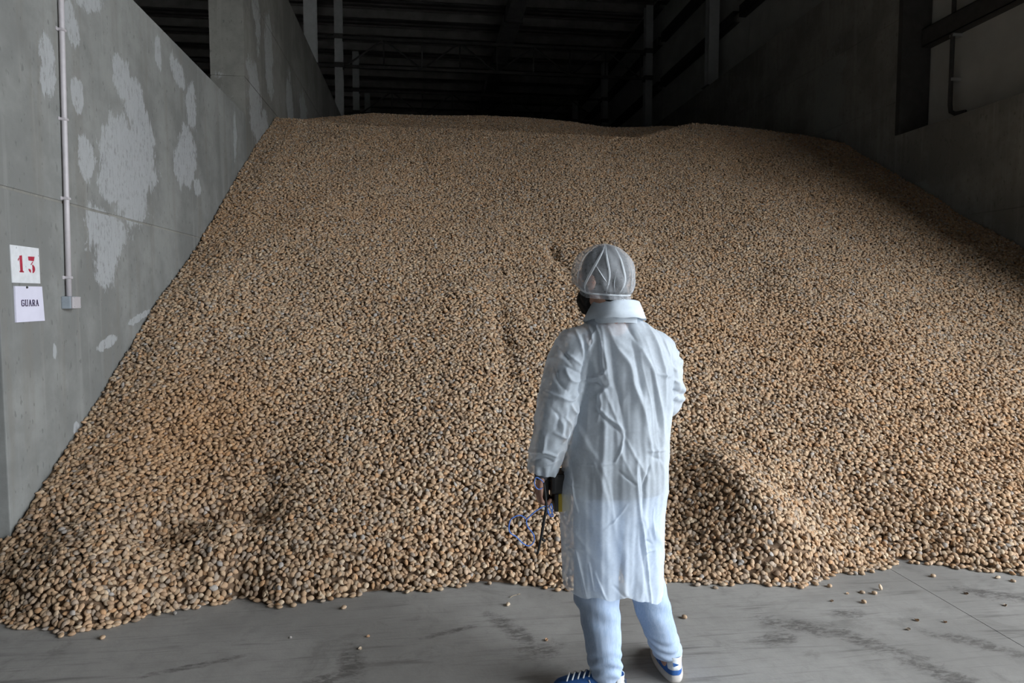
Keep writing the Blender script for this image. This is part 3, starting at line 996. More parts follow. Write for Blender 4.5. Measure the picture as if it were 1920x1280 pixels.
M['skin'] = skin_mat()
M['coat'] = sheet_mat('white_coat_sheet', (.80, .885, .975), .33, .30)
M['net'] = sheet_mat('bouffant_net', (.74, .78, .83), .67, .3, 70, .08)
M['net_fold'] = sheet_mat('bouffant_net_fold', (.80, .84, .88), .36, .3, 70, .1)
M['jeans'] = denim_mat()
M['hair'] = plain('dark_hair', (.010, .009, .009), .7, 0, .5, 90, .3, .4)
M['waistband'] = plain('black_rib_knit', (.008, .009, .010), .9, 0, .3, 60, .2)
M['sweater'] = plain('grey_sweater', (.10, .105, .115), .9, 0, .3, 60, .2)
M['shoe_blue'] = plain('blue_suede', (.035, .12, .36), .8, 0, .2, 50, .3)
M['shoe_white'] = plain('white_leather', (.75, .78, .80), .5, 0, .05, 30)
M['sole'] = plain('pale_rubber', (.50, .47, .44), .7, 0, .1, 30)
M['cord'] = plain('blue_cord', (.09, .20, .58), .6, 0, .45, 300)
M['yellow'] = plain('yellow_plastic', (.50, .36, .02), .45, 0, .08, 20)

PY_ = 2.62
UP = np.array([0, 0, 1.])
fd = np.array([-.60, .80, 0]); sd = np.array([.80, .60, 0])
HC = np.array([.692, 2.60, 1.665])

LARM = [(.605, 2.62, 1.385), (.545, 2.60, 1.24), (.512, 2.60, 1.14), (.485, 2.63, 1.0), (.462, 2.65, .885)]
RARM = [(.89, 2.63, 1.37), (.955, 2.655, 1.26), (.972, 2.69, 1.165), (.92, 2.81, 1.10), (.86, 2.89, 1.075)]
LLEG = [(.69, 2.63, .90), (.674, 2.61, .52), (.690, 2.585, .30), (.710, 2.567, .10)]
RLEG = [(.83, 2.64, .90), (.862, 2.635, .52), (.928, 2.645, .30), (.998, 2.665, .115)]

bp = []
bp += limb([(.76, 2.63, .95), (.755, 2.63, 1.10), (.75, 2.63, 1.25), (.745, 2.62, 1.36)], [.105, .10, .105, .10])
bp += [ball((.75, 2.62, 1.28), (.14, .085, .15)), ball((.76, 2.64, .92), (.14, .10, .09))]
bp += limb([(.615, 2.62, 1.39), (.74, 2.61, 1.43), (.88, 2.63, 1.375)], [.05, .065, .05])
bp += limb([(.735, 2.60, 1.46), tuple(HC - UP * .075 - fd * .02)], [.064, .058])
bp += limb(LARM, [.048, .046, .043, .037, .027]) + limb(RARM, [.048, .046, .043, .037, .027])
bp += limb(LLEG, [.085, .058, .05, .036]) + limb(RLEG, [.085, .058, .05, .036])
# feet (inside the shoes)
bp += limb([(.71, 2.555, .06), (.64, 2.578, .048), (.60, 2.59, .042)], [.028, .024, .016]) + limb([(1.0, 2.66, .07), (1.008, 2.73, .056), (1.012, 2.77, .05)], [.028, .024, .016])
# head with face
ax = (fd, sd, UP)
bp += [ball(HC + UP * .015, (.096, .076, .104), ax, 24, 16), ball(HC + fd * .03 - UP * .045, (.072, .062, .085), ax, 20, 14), ball(HC + fd * .062 - UP * .10, (.036, .04, .03), ax),
       ball(HC + fd * .104 - UP * .018, (.016, .011, .024), ax), ball(HC + fd * .094 + UP * .018, (.014, .05, .012), ax), ball(HC + fd * .096 - UP * .066, (.011, .024, .009), ax)]
for s_ in (-1, 1):
    bp += [ball(HC + sd * .080 * s_ - UP * .02 - fd * .005, (.022, .010, .034), ax), ball(HC + fd * .088 + sd * .030 * s_ - UP * .004, (.012, .014, .009), ax)]
# left hand: palm toward the thigh, pinky side toward the camera, fingers curled round the grip
ky = [2.617, 2.638, 2.660, 2.682]
for y in ky: bp += limb([(.458, 2.65 + (y - 2.65) * .55, .872), (.447, y, .806)], [.0135, .0125], 10)
for y, Ls in zip(ky, (.82, .95, 1.0, .94)):
    bp += limb([(.447, y, .806), (.449 + .006, y, .806 - .034 * Ls), (.449 + .034 * Ls, y, .806 - .044 * Ls), (.453 + .046 * Ls, y, .806 - .024 * Ls)], [.0105, .0098, .0092, .0082], 10)
bp += limb([(.458, 2.675, .868), (.466, 2.704, .842), (.484, 2.715, .820), (.502, 2.712, .806)], [.014, .0125, .0105, .009], 10)
# right hand, closed before the belly
for k, dz in enumerate((.03, .01, -.01, -.03)):
    bp += limb([(.855, 2.89, 1.075), (.80, 2.915, 1.07 + dz), (.765, 2.905, 1.068 + dz), (.75, 2.88, 1.066 + dz)], [.018, .0115, .0095, .0085], 10)
bp += limb([(.85, 2.885, 1.09), (.82, 2.89, 1.125), (.795, 2.90, 1.14)], [.015, .011, .0095], 10)
body = remesh(bp, .0046, 2)
smooth(body); body.materials.append(M['skin'])
person = bpy.data.objects.new('person', body); COL.objects.link(person)
tag(person, 'person in a long white coat and hair net facing the heap, seen from behind', 'person')

# hair and beard
hm = remesh([ball(HC - fd * .010 + UP * .018, (.099, .083, .107), ax, 24, 16), ball(HC - fd * .055 - UP * .06, (.045, .062, .05), ax)], .006, 3)
hv = get_v(hm); hv += get_n(hm) * (np.sin(hv[:, 2:3] * 260 + hv[:, 0:1] * 190) * .0012); set_v(hm, hv); smooth(hm); hm.materials.append(M['hair'])
tag(link(bpy.data.objects.new('hair', hm), person), 'short dark hair under the net')
bd = remesh([ball(HC + fd * .060 - UP * .088, (.056, .060, .056), ax, 20, 14), ball(HC + fd * .066 - UP * .118, (.038, .042, .035), ax), ball(HC + fd * .04 - sd * .058 - UP * .06, (.022, .016, .05), ax), ball(HC + fd * .04 + sd * .058 - UP * .06, (.022, .016, .05), ax)], .005, 2)
bv = get_v(bd); bv += get_n(bd) * (np.sin(bv[:, 0:1] * 420 + bv[:, 2:3] * 300) * .0012); set_v(bd, bv); smooth(bd); bd.materials.append(M['hair'])
tag(link(bpy.data.objects.new('beard', bd), person), 'dark full beard')


# hair net: loose crown with a gathered band
def net():
    n, m = 160, 70
    V, Fc = [], []
    r = np.random.default_rng(5)
    ph = r.uniform(0, 6.28, 8)
    for i in range(m + 1):
        v = i / m
        for k in range(n):
            a = 2 * math.pi * k / n
            d = np.array([math.cos(a), math.sin(a), 0])
            f_ = d @ fd
            th_ = min(1, v / .60) * math.pi / 2
            if v < .60: rr = math.sin(th_)
            else: rr = 1 - .16 * ((v - .60) / .40) ** 2.2
            R = .1195 * rr * (1 + .05 * max(0, -f_) + .02 * f_)
            z = 1.794 - .118 * (1 - math.cos(th_)) - max(0, v - .60) / .40 * .090
            # lower at the nape, higher over the brow
            z += (.050 * max(0, f_) - .010 * max(0, -f_)) * v ** 2
            pl = (math.sin(17 * a + ph[0] + 3 * math.sin(2 * a)) * .5 + math.sin(29 * a + ph[1]) * .3 + math.sin(9 * a + ph[2] + 5 * v) * .5)
            R += pl * .0028 * v ** 1.5
            # pinched band
            R -= .010 * math.exp(-((v - .93) / .035) ** 2)
            # slouching folds
            R += .0035 * math.sin(6 * a + 9 * v + ph[3]) * v + .0025 * math.sin(11 * a - 13 * v + ph[4]) * min(1, v * 2)
            V.append((HC[0] + d[0] * R, HC[1] + d[1] * R * 1.06, z))
    for i in range(m):
        for k in range(n):
            k2 = (k + 1) % n
            Fc.append((i * n + k, (i + 1) * n + k, (i + 1) * n + k2, i * n + k2))
    return V, Fc


nv_, nf_ = net()
hnet = mesh_obj('hair_net', nv_, nf_, M['net'], person, True)
hnet['label'] = 'see-through white bouffant hair net'
NVA = np.array(nv_).reshape(71, 160, 3)


def net_fold(path, w):
    """doubled strip of net along a path of (angle deg from +X, v)"""
    pts = []
    for a, v in path:
        k = int((a % 360) / 360 * 160) % 160; i = min(70, int(v * 70))
        p = NVA[i, k]; c = np.array([HC[0], HC[1], 1.675]); d = (p - c) / np.linalg.norm(p - c)
        pts.append(Vector(p + d * .0015))
    pts = catmull(pts, 7)
    n = len(pts)
    return tube_obj('net_fold', pts, [w * math.sin(math.pi * (.06 + .88 * i / (n - 1))) for i in range(n)], M['net_fold'], hnet, 8, .35)


for path, w in [([(262, .16), (250, .35), (238, .55), (222, .78), (214, .92)], .0055), ([(268, .12), (262, .4), (266, .62), (262, .9)], .004), ([(300, .2), (292, .45), (296, .7), (290, .92)], .0045),
                ([(240, .48), (252, .62), (262, .74)], .003), ([(225, .2), (210, .4), (202, .65), (200, .85)], .004), ([(318, .35), (312, .6), (318, .88)], .004), ([(280, .55), (276, .75), (281, .9)], .003), ([(340, .4), (336, .7), (330, .92)], .004)]:
    net_fold(path, w)
band = [tuple(np.array([HC[0], HC[1], 0]) * 0 + NVA[65, k] + np.array([0, 0, .001])) for k in range(0, 160, 2)]
tube_obj('net_band', band + [band[0]], .0035, M['net_fold'], hnet, 8)

# jeans
jl = limb(LLEG, [.105, .088, .080, .064], 20) + limb([(.69, 2.61, .70), (.672, 2.61, .40)], [.10, .088], 20)
jr = limb(RLEG, [.105, .084, .073, .060], 20)
jm = remesh(jl + jr + [ball((.76, 2.64, .93), (.165, .125, .12))], .0055, 5)
jv = get_v(jm); jn = get_n(jm)
fx = np.where(jv[:, 0] < .80, jv[:, 0] - .70, jv[:, 0] - .98)
ank = np.exp(-((jv[:, 2] - .13) / .06) ** 2)
fold = np.sin(jv[:, 2] * 130 + 14 * fx + 4 * np.sin(jv[:, 1] * 30)) * .0042 * ank
knee = np.exp(-((jv[:, 2] - .35) / .10) ** 2)
fold += np.sin(jv[:, 2] * 75 + 30 * fx + jv[:, 1] * 20) * .0022 * knee
fold += np.sin(jv[:, 2] * 40 + fx * 60) * .001
jv += jn * fold[:, None]
set_v(jm, jv)


def trim(me, below):
    """drop faces lying wholly beyond a cut; below(verts)->signed value (<0 is cut), boundary verts are moved by snap"""
    bm = bmesh.new(); bm.from_mesh(me)
    v = np.array([tuple(x.co) for x in bm.verts])
    bm.verts.ensure_lookup_table()
    cut, snap = below(v)
    bm.verts.index_update()
    dead = [f for f in bm.faces if all(cut[q.index] for q in f.verts)]
    for q in bm.verts:
        if cut[q.index]: q.co = snap[q.index]
    bmesh.ops.delete(bm, geom=dead, context='FACES_ONLY')
    loose_ = [q for q in bm.verts if not q.link_faces]
    bmesh.ops.delete(bm, geom=loose_, context='VERTS')
    bm.to_mesh(me); bm.free(); me.update()


def ankle_cut(v):
    s = v.copy(); left = v[:, 0] < .84
    zc = np.where(left, .062 + (v[:, 1] - 2.567) * .35, .098 + (v[:, 1] - 2.665) * .25)
    cut = v[:, 2] < zc; s[:, 2] = np.maximum(s[:, 2], zc); return cut, s


trim(jm, ankle_cut); smooth(jm); jm.materials.append(M['jeans'])
jeans = link(bpy.data.objects.new('jeans', jm), person); jeans['label'] = 'faded light blue jeans'

# dark sweater under the coat
swl = [(.815, .570, .945, 2.500, 2.75), (.95, .575, .945, 2.500, 2.75), (1.07, .587, .95, 2.51, 2.74), (1.2, .60, .955, 2.51, 2.74), (1.33, .60, .945, 2.51, 2.735), (1.43, .615, .905, 2.535, 2.71), (1.485, .655, .82, 2.56, 2.67)]


def oval(z, xl, xr, yb, yf, n=64, p=2.5):
    out = []
    cx, cy, a, b = (xl + xr) / 2, (yb + yf) / 2, (xr - xl) / 2, (yf - yb) / 2
    for k in range(n):
        t = 2 * math.pi * k / n
        c, s = math.cos(t), math.sin(t)
        out.append((cx + a * math.copysign(abs(c) ** (2 / p), c), cy + b * math.copysign(abs(s) ** (2 / p), s), z))
    return out


def dense(levels, n, p=2.5):
    L = np.array(levels); zz = np.linspace(L[0, 0], L[-1, 0], n)
    return [oval(z, *[np.interp(z, L[:, 0], L[:, i]) for i in range(1, 5)], p=p) for z in zz]


sw = remesh([loft(dense(swl, 30, 2.15))] + limb([(.615, 2.62, 1.385)] + LARM[1:], [.058, .056, .053, .046, .034]) + limb([(.89, 2.63, 1.37)] + RARM[1:], [.058, .056, .053, .046, .034]), .007, 4)
smooth(sw); sw.materials.append(M['sweater'])
tag(link(bpy.data.objects.new('sweater', sw), person), 'grey sweater showing through the coat')
wb = mesh_obj('waistband', *loft([oval(z_, x0_ - .004, x1_ + .004, yb_ - .004, yf_ + .004, p=2.15) for z_, x0_, x1_, yb_, yf_ in ((.812, .569, .946, 2.499, 2.751), (.85, .566, .949, 2.496, 2.754), (.90, .567, .948, 2.496, 2.754), (.935, .574, .946, 2.499, 2.751))]), M['waistband'], person, True)
wb['label'] = 'black waistband showing through the coat'

# coat
CL = [(.34, .550, .950, 2.475, 2.765), (.6, .538, .953, 2.470, 2.775), (.75, .534, .958, 2.467, 2.778), (.854, .538, .974, 2.464, 2.778), (.95, .550, .977, 2.474, 2.772), (1.07, .566, .983, 2.487, 2.762),
      (1.165, .580, .986, 2.487, 2.762), (1.30, .592, .978, 2.482, 2.760), (1.38, .582, .958, 2.492, 2.752), (1.43, .582, .938, 2.508, 2.735), (1.465, .608, .900, 2.522, 2.715), (1.495, .640, .850, 2.538, 2.69), (1.53, .668, .812, 2.55, 2.67)]
LS = [((.640, 2.62, 1.398), .086), ((.597, 2.618, 1.384), .090), ((.570, 2.612, 1.335), .086), ((.542, 2.603, 1.25), .083), ((.517, 2.597, 1.167), .080), ((.498, 2.610, 1.06), .074), ((.481, 2.630, .98), .069), ((.470, 2.643, .925), .062), ((.467, 2.648, .893), .047)]
RS = [((.880, 2.63, 1.385), .084), ((.908, 2.635, 1.372), .086), ((.938, 2.645, 1.32), .083), ((.966, 2.66, 1.24), .081), ((.974, 2.69, 1.170), .077), ((.955, 2.77, 1.115), .068), ((.90, 2.855, 1.085), .058), ((.875, 2.885, 1.078), .046)]
cm = remesh([loft(dense(CL, 60, 2.15))] + limb([p for p, r in LS], [r for p, r in LS], 24) + limb([p for p, r in RS], [r for p, r in RS], 24), .0043, 5)
cv = get_v(cm)

# fold lines read off the photograph: (pixel polyline, half width m, height m; minus = groove)
FOLDS = [
    ([(1145, 614), (1155, 650), (1178, 682), (1185, 720), (1197, 748), (1208, 783), (1220, 853)], .016, .013),
    ([(1192, 630), (1204, 661), (1220, 690), (1230, 730), (1241, 771), (1248, 830)], .013, .011),
    ([(1225, 614), (1239, 663), (1247, 700), (1251, 760)], .011, .009),
    ([(1133, 614), (1135, 654), (1140, 700), (1143, 722)], .008, .007),
    ([(1124, 612), (1129, 637), (1131, 682), (1138, 710)], .006, .006),
    ([(1147, 640), (1148, 700), (1160, 748), (1166, 783), (1172, 830)], .018, -.012),
    ([(1185, 640), (1194, 700), (1203, 740)], .010, -.008),
    ([(1216, 690), (1228, 745), (1236, 800)], .010, -.008),
    ([(1098, 630), (1101, 665), (1095, 712), (1090, 740)], .007, -.012),
    ([(1096, 710), (1122, 703), (1133, 690)], .006, .007),
    ([(1096, 716), (1118, 718), (1135, 728)], .008, -.007),
    ([(1110, 600), (1116, 640), (1105, 655)], .006, .006), ([(1122, 622), (1106, 648)], .004, .005),
    ([(1122, 762), (1140, 782), (1160, 797), (1169, 807)], .005, .007), ([(1120, 770), (1140, 792), (1158, 806)], .005, -.006),
    ([(1125, 735), (1128, 760), (1122, 790)], .007, .007), ([(1143, 722), (1128, 738), (1124, 755)], .006, .006),
    ([(1169, 807), (1165, 830), (1158, 850), (1150, 866)], .004, .006),
    ([(1091, 873), (1115, 871), (1148, 866)], .004, .006), ([(1157, 880), (1172, 893), (1187, 905)], .004, -.006), ([(1215, 870), (1205, 893), (1199, 915)], .004, -.007),
    ([(1190, 860), (1188, 890), (1190, 930), (1197, 975)], .007, .007), ([(1195, 870), (1200, 920), (1199, 960)], .006, -.006),
    ([(1077, 820), (1077, 880), (1080, 930), (1085, 962)], .003, .005), ([(1197, 975), (1202, 1000), (1207, 1030), (1214, 1080), (1221, 1137)], .0045, .009), ([(1193, 985), (1199, 1030), (1208, 1085)], .006, -.005),
    ([(1083, 1036), (1092, 1080), (1100, 1120)], .003, .006), ([(1104, 1056), (1112, 1105)], .003, .005), ([(1114, 1072), (1134, 1120)], .003, .006), ([(1147, 1093), (1181, 1125)], .004, -.006),
    ([(1068, 1034), (1096, 1034)], .003, .005), ([(1170, 940), (1150, 970), (1130, 988)], .003, .004), ([(1208, 1032), (1228, 1030)], .003, .006), ([(1206, 1008), (1222, 1018)], .003, -.005),
    ([(1224, 952), (1222, 985), (1228, 1010)], .005, .006), ([(1212, 844), (1248, 845)], .004, .008), ([(1217, 853), (1240, 862)], .008, -.006),
    ([(1230, 700), (1262, 708)], .004, .006), ([(1255, 640), (1268, 690)], .006, .006),
    # left sleeve
    ([(1083, 622), (1092, 660), (1096, 682)], .006, .008), ([(1063, 663), (1080, 676), (1094, 686)], .005, .007), ([(1060, 692), (1066, 708), (1078, 714), (1094, 712)], .006, .009), ([(1058, 684), (1075, 694), (1090, 700)], .005, -.007),
    ([(1025, 736), (1050, 743), (1070, 748), (1092, 733)], .006, .010), ([(1040, 690), (1046, 715), (1060, 730)], .008, -.008), ([(1045, 640), (1062, 670), (1075, 690)], .008, -.006),
    ([(1068, 756), (1078, 772), (1084, 760)], .007, .008), ([(1035, 765), (1046, 782), (1044, 800)], .010, -.009), ([(1040, 812), (1060, 818), (1066, 800)], .005, .008), ([(1060, 782), (1070, 800), (1055, 830)], .006, .007),
    ([(1000, 858), (1020, 848), (1045, 856)], .005, .009), ([(1003, 872), (1022, 862), (1040, 868)], .005, -.009), ([(1005, 880), (1030, 872), (1050, 866)], .004, .007), ([(1024, 820), (1022, 850)], .006, .006),
    # right sleeve
    ([(1270, 690), (1282, 700)], .005, .007), ([(1272, 715), (1288, 722)], .006, .009), ([(1272, 735), (1290, 740)], .005, -.009), ([(1272, 750), (1288, 748)], .005, .008), ([(1272, 762), (1284, 758)], .004, -.007),
    # yoke under the collar
    ([(1160, 585), (1178, 600), (1187, 625), (1200, 650)], .011, -.010), ([(1120, 592), (1140, 598), (1158, 612)], .005, .005), ([(1105, 600), (1130, 604), (1150, 615)], .004, -.004), ([(1195, 590), (1215, 612)], .008, .006),
]


def seg_dist(px, pz, a, b):
    d = b - a; L2 = d @ d
    t = np.clip(((px - a[0]) * d[0] + (pz - a[1]) * d[1]) / L2, 0, 1)
    return np.hypot(px - a[0] - t * d[0], pz - a[1] - t * d[1]), t


for _pass in range(1):
    cn = get_n(cm)
    disp = np.zeros(len(cv))
    facing = np.clip((-cn[:, 1] + .25) / .5, 0, 1)
    for poly, w, h in FOLDS:
        Yp = 2.50 if poly[0][0] > 1097 or poly[0][1] > 800 and poly[0][0] > 1062 else 2.54
        P3 = [tuple(ray_at(x, y, Yp)) for x, y in poly]
        P3 = catmull(P3, 5) if len(P3) > 2 else [Vector(p) for p in P3]
        Q = np.array([(p.x, p.z) for p in P3])
        lo, hi = Q.min(0) - 4 * w, Q.max(0) + 4 * w
        ii = np.where((cv[:, 0] > lo[0]) & (cv[:, 0] < hi[0]) & (cv[:, 2] > lo[1]) & (cv[:, 2] < hi[1]) & (facing > 0))[0]
        if len(ii) == 0: continue
        best = np.full(len(ii), 9.); tt = np.zeros(len(ii))
        for s_ in range(len(Q) - 1):
            dq, t_ = seg_dist(cv[ii, 0], cv[ii, 2], Q[s_], Q[s_ + 1])
            m_ = dq < best; best[m_] = dq[m_]; tt[m_] = (s_ + t_[m_]) / (len(Q) - 1)
        prof = np.exp(-(best / w) ** 1.3) * np.sin(np.pi * (.12 + .76 * tt)) ** .8
        disp[ii] += h * 1.25 * prof
    # loose vertical drape and crumple
    ang = np.arctan2(cv[:, 1] - 2.62, cv[:, 0] - .755)
    tors = np.clip((cv[:, 0] - .56) / .05, 0, 1)
    drape = (wnoise(ang * 1.0, cv[:, 2] * .35, 9, 31, 2) * .006 + wnoise(ang, cv[:, 2] * .25, 17, 32, 2) * .003) * np.clip((1.45 - cv[:, 2]) / .4, .2, 1)
    disp += drape * tors
    cr = 1 - np.abs(wnoise(cv[:, 0] + cv[:, 1] * .6, cv[:, 2], 26, 71, 3)) * 2.2
    disp += np.clip(cr, -1, 1) * .0020
    for sd_, fr_, am_ in ((51, 12, .0035), (52, 19, .0022)):
        nn_ = wnoise(cv[:, 0] * 1.6 + cv[:, 1] * .5 + .35 * cv[:, 2], cv[:, 2] * .55, fr_, sd_, 2)
        disp += np.exp(-(nn_ / .16) ** 2) * am_ * np.clip((1.46 - cv[:, 2]) / .05, 0, 1)
    sl = np.clip((.60 - cv[:, 0]) / .05, 0, 1) * (cv[:, 2] > .86)
    cr2 = 1 - np.abs(wnoise(cv[:, 0] * 1.2 + cv[:, 1], cv[:, 2] * 1.1, 30, 99, 2)) * 2.4
    disp += np.clip(cr2, -1, 1) * .0062 * sl
    sr = np.clip((cv[:, 0] - .985) / .02, 0, 1)
    disp += (np.sin(cv[:, 2] * 95 + cv[:, 1] * 30 + 2.2 * np.sin(cv[:, 2] * 37)) * .005 + np.clip(1 - np.abs(wnoise(cv[:, 1], cv[:, 2], 34, 12, 2)) * 2.4, -1, 1) * .004) * sr
    # gathered cuff
    cuff = np.exp(-((cv[:, 2] - .90) / .03) ** 2) * (cv[:, 0] < .56)
    disp += np.sin(np.arctan2(cv[:, 1] - 2.645, cv[:, 0] - .467) * 11) * .004 * cuff
    cv = cv + cn * disp[:, None]
    set_v(cm, cv)


def coat_cut(v):
    s = v.copy()
    hem = .431 - .030 * np.exp(-((v[:, 0] - .885) / .05) ** 2) - .02 * np.clip((v[:, 0] - .76) / .2, 0, 1) + .006 * np.sin(v[:, 0] * 60) + .012 * np.clip((v[:, 1] - 2.5) / .2, 0, 1) * 0
    cut = v[:, 2] < hem
    s[cut, 2] = hem[cut]
    # neck opening
    neck = (v[:, 2] > 1.505) & (v[:, 0] > .6) & (v[:, 0] < .9)
    s[neck, 2] = 1.505
    # cuffs
    for (p1, r1), (p0, r0), out in ((LS[-1], LS[-2], -.004), (RS[-1], RS[-2], .0)):
        p1, p0 = np.array(p1), np.array(p0); d = (p1 - p0) / np.linalg.norm(p1 - p0)
        q = (v - p1) @ d
        cu = (q > out) & (np.linalg.norm(v - p1, axis=1) < .066) & ((v[:, 0] < .527) | (v[:, 1] > 2.8))
        s[cu] = v[cu] - (q[cu] - out)[:, None] * d
        cut = cut | cu
    return cut | neck, s


trim(cm, coat_cut); smooth(cm); cm.materials.append(M['coat'])
coat = link(bpy.data.objects.new('coat', cm), person); coat['label'] = 'long white disposable coat, half see-through'


# collar: stand and turned-down fall
def collar():
    n = 72
    rows = [(0.0, 1.492, .082, .088), (.25, 1.535, .078, .082), (.45, 1.573, .074, .077), (.52, 1.580, .078, .081), (.60, 1.576, .084, .088), (.8, 1.545, .098, .110), (1.0, 1.512, .112, .128)]
    V, Fc = [], []
    for j, (t, z, rx, ry) in enumerate(rows):
        for k in range(n + 1):
            a = math.radians(-255 + 330 * k / n)      # open toward the chest
            c, s = math.cos(a), math.sin(a)
            front = max(0, s)
            zz = z - .055 * front ** 1.5 * (1 if j else .5) - (.016 * (1 - abs(s)) if j > 4 else .010 * (1 - abs(s)))
            wob = .003 * math.sin(5 * a + j) * (t > .55)
            V.append((.741 + c * (rx * 1.08 + wob), 2.600 + s * (ry * .92 + wob) - .004, zz + .002 * math.sin(9 * a) * (t > .7)))
    m = n + 1
    for j in range(len(rows) - 1):
        for k in range(n): Fc.append((j * m + k, j * m + k + 1, (j + 1) * m + k + 1, (j + 1) * m + k))
    return V, Fc


M['collar'] = sheet_mat('white_collar_sheet', (.76, .835, .915), .05, .2)
col_ = mesh_obj('collar', *collar(), M['collar'], coat, True)
md = col_.modifiers.new('thick', 'SOLIDIFY'); md.thickness = .0015


# shoes
def shoe(name, loc, rz, tilt, lab):
    root = empty(name + '_tmp')
    ring = []

    def outline(x0, x1, w, z, n=40, inset=0):
        out = []
        for k in range(n):
            a = 2 * math.pi * k / n
            c, s = math.cos(a), math.sin(a)
            u = (c + 1) / 2
            x = x0 + (x1 - x0) * u
            ww = w * (.78 + .30 * math.sin(math.pi * min(1, u * .78 + .10)) ** 1.2)
            out.append((x, ww * math.copysign(abs(s) ** .62, s) - .008 * math.sin(math.pi * u), z))
        return out
    sole_r = [outline(-.004, .290, .049, 0), outline(-.006, .293, .051, .008), outline(-.004, .290, .050, .024), outline(.0, .285, .046, .029)]
    sole = mesh_obj('sole', *loft(sole_r), M['sole'], None, True)
    up_r = [outline(.0, .285, .046, .024), outline(-.001, .284, .0465, .034), outline(.0, .272, .0455, .047), outline(.002, .245, .0425, .060), outline(.004, .205, .0385, .073), outline(.006, .160, .035, .086), outline(.004, .130, .034, .098), outline(.010, .120, .029, .100), outline(.012, .110, .027, .085)]
    upper = mesh_obj('upper', *loft(up_r), M['shoe_blue'], None, True)
    parts = [sole, upper]
    # heel tab
    V, Fc = [], []
    nz, na = 6, 14
    L = np.array([(z_[0][2], z_) for z_ in ()]) if False else None
    for j in range(nz):
        z = .050 + .050 * j / (nz - 1)
        wd = .95 if j > 3 else (.55 + .10 * j)
        for k in range(na):
            a = math.pi + (k / (na - 1) - .5) * 2.1 * wd
            w = np.interp(z, [.047, .060, .073, .086, .098], [.0455, .0425, .0385, .035, .034])
            ln = np.interp(z, [.047, .060, .073, .086, .098], [.272, .243, .201, .154, .126])
            x0 = np.interp(z, [.047, .060, .073, .086, .098], [0, .002, .004, .006, .004])
            c, s = math.cos(a), math.sin(a); u = (c + 1) / 2
            ww = w * (.78 + .30 * math.sin(math.pi * min(1, u * .78 + .10)) ** 1.2)
            V.append((x0 + ln * u - .0022, (ww + .0015) * math.copysign(abs(s) ** .62, s) - .008 * math.sin(math.pi * u), z))
    for j in range(nz - 1):
        for k in range(na - 1): Fc.append((j * na + k, j * na + k + 1, (j + 1) * na + k + 1, (j + 1) * na + k))
    tab = mesh_obj('heel_tab', V, Fc, M['shoe_white'], None, True); m_ = tab.modifiers.new('t', 'SOLIDIFY'); m_.thickness = .002
    tri = mesh_obj('heel_mark', [(-.0045, -.013, .074), (-.0045, .013, .083), (-.0045, .010, .066), (-.002, -.013, .074), (-.002, .013, .083), (-.002, .010, .066)], [(0, 1, 2), (3, 5, 4), (0, 3, 4, 1), (1, 4, 5, 2), (2, 5, 3, 0)], M['shoe_blue'], None)
    parts += [tab, tri]
    for k in range(5):
        x = .132 + .022 * k
        z = np.interp(x, [.125, .160, .205, .245], [.100, .089, .076, .063]) + .004
        parts.append(tube_obj('lace', catmull([(x - .006, -.030, z - .012), (x, -.012, z + .002), (x + .003, .010, z + .002), (x + .009, .028, z - .012)], 5), .0032, M['shoe_white'], None, 8, .6))
    for s_ in (-1, 1):
        pts = [(.10, .043 * s_ - .008, .036), (.125, .041 * s_ - .008, .056), (.14, .036 * s_ - .008, .078)]
        parts.append(tube_obj('side_stripe', catmull(pts, 4), .006, M['shoe_white'], None, 8, .4))
    bpy.data.objects.remove(root)
    T = Matrix.Translation(loc) @ Matrix.Rotation(rz, 4, 'Z') @ Matrix.Rotation(tilt, 4, 'Y')
    base = upper
    base.name = name
    for o in parts:
        o.data.transform(T)
        o.parent = person if o is base else base
    base['label'] = lab
    return base


dl = math.atan2(.085, -.277)
shoe('sneaker', (.777, 2.533, 0.0), dl, 0.0, 'blue sneaker with white laces turned to the left')
shoe('sneaker', (1.012, 2.598, .010), math.radians(87), .035, 'blue sneaker with a white heel tab')

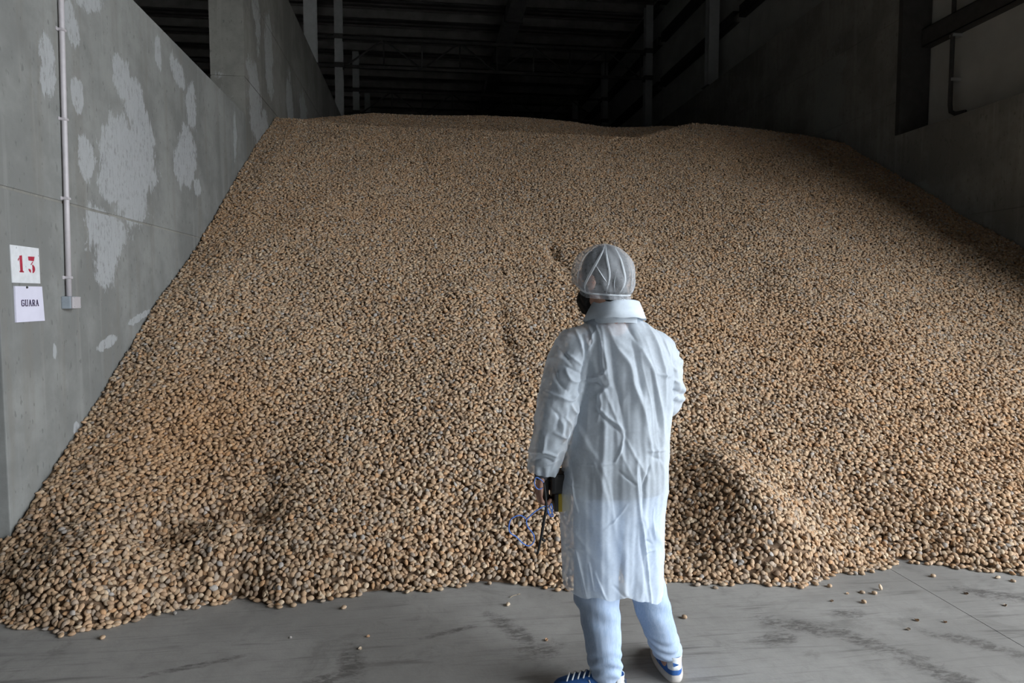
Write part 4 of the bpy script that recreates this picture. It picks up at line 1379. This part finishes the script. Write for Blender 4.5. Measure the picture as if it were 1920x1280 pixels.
# ------------------------------------------------------------------ held device
dev = empty('handheld_meter', (.50, 2.65, .80))
tag(dev, 'black and yellow handheld meter with a blue cord in the left hand', 'meter')


def dl_(o):
    o.data.transform(Matrix.Translation((-.50, -2.65, -.80))); return o


dl_(box_obj('grip', .4685, .488, 2.630, 2.70, .7755, .868, M['black'], dev, .007))
dl_(box_obj('body', .492, .572, 2.600, 2.715, .812, .892, M['black'], dev, .012))
dl_(box_obj('battery_case', .516, .572, 2.606, 2.705, .738, .812, M['yellow'], dev, .008))
dl_(box_obj('guard', .504, .520, 2.600, 2.710, .742, .815, M['black'], dev, .005))


def pc(pts, Y):
    return [tuple(ray_at(x, y, Y if not hasattr(Y, '__len__') else Y[i])) for i, (x, y) in enumerate(pts)]


hang = pc([(1028, 948), (1018, 950), (1004, 958), (993, 968), (987, 976), (990, 988), (998, 998), (1002, 1008), (999, 1018), (991, 1023), (980, 1018), (968, 1006), (958, 1000), (954, 990), (957, 975), (966, 968), (976, 966), (986, 972)], 2.585)
cord = dl_(tube_obj('cord', catmull(hang, 5), .0027, M['cord'], dev, 8))
loop = pc([(1022, 912), (1018, 903), (1011, 897), (1005, 895), (1002, 903), (1004, 912), (1010, 917), (1018, 914)], 2.592)
dl_(tube_obj('cord_loop', catmull(loop, 5), .0022, M['cord'], dev, 8))
coil = pc([(1024, 946), (1028, 958), (1030, 966), (1037, 968), (1035, 960), (1031, 950), (1034, 944), (1036, 955), (1034, 964), (1028, 962), (1026, 952)], 2.59)
dl_(tube_obj('cord_coil', catmull(coil, 5), .0024, M['cord'], dev, 8))
st = pc([(1020, 905), (1023, 930), (1024, 952), (1020, 975), (1016, 1000), (1012, 1018), (1008, 1038)], 2.588)
dl_(tube_obj('strap', catmull(st, 4), [.0055 + .003 * math.sin(math.pi * min(1, i / 24)) for i in range(25)], M['black'], dev, 8, .7))
kn = pc([(1014, 1008), (1022, 1014)], 2.588)
dl_(tube_obj('strap_end', kn, .006, M['black'], dev, 8))
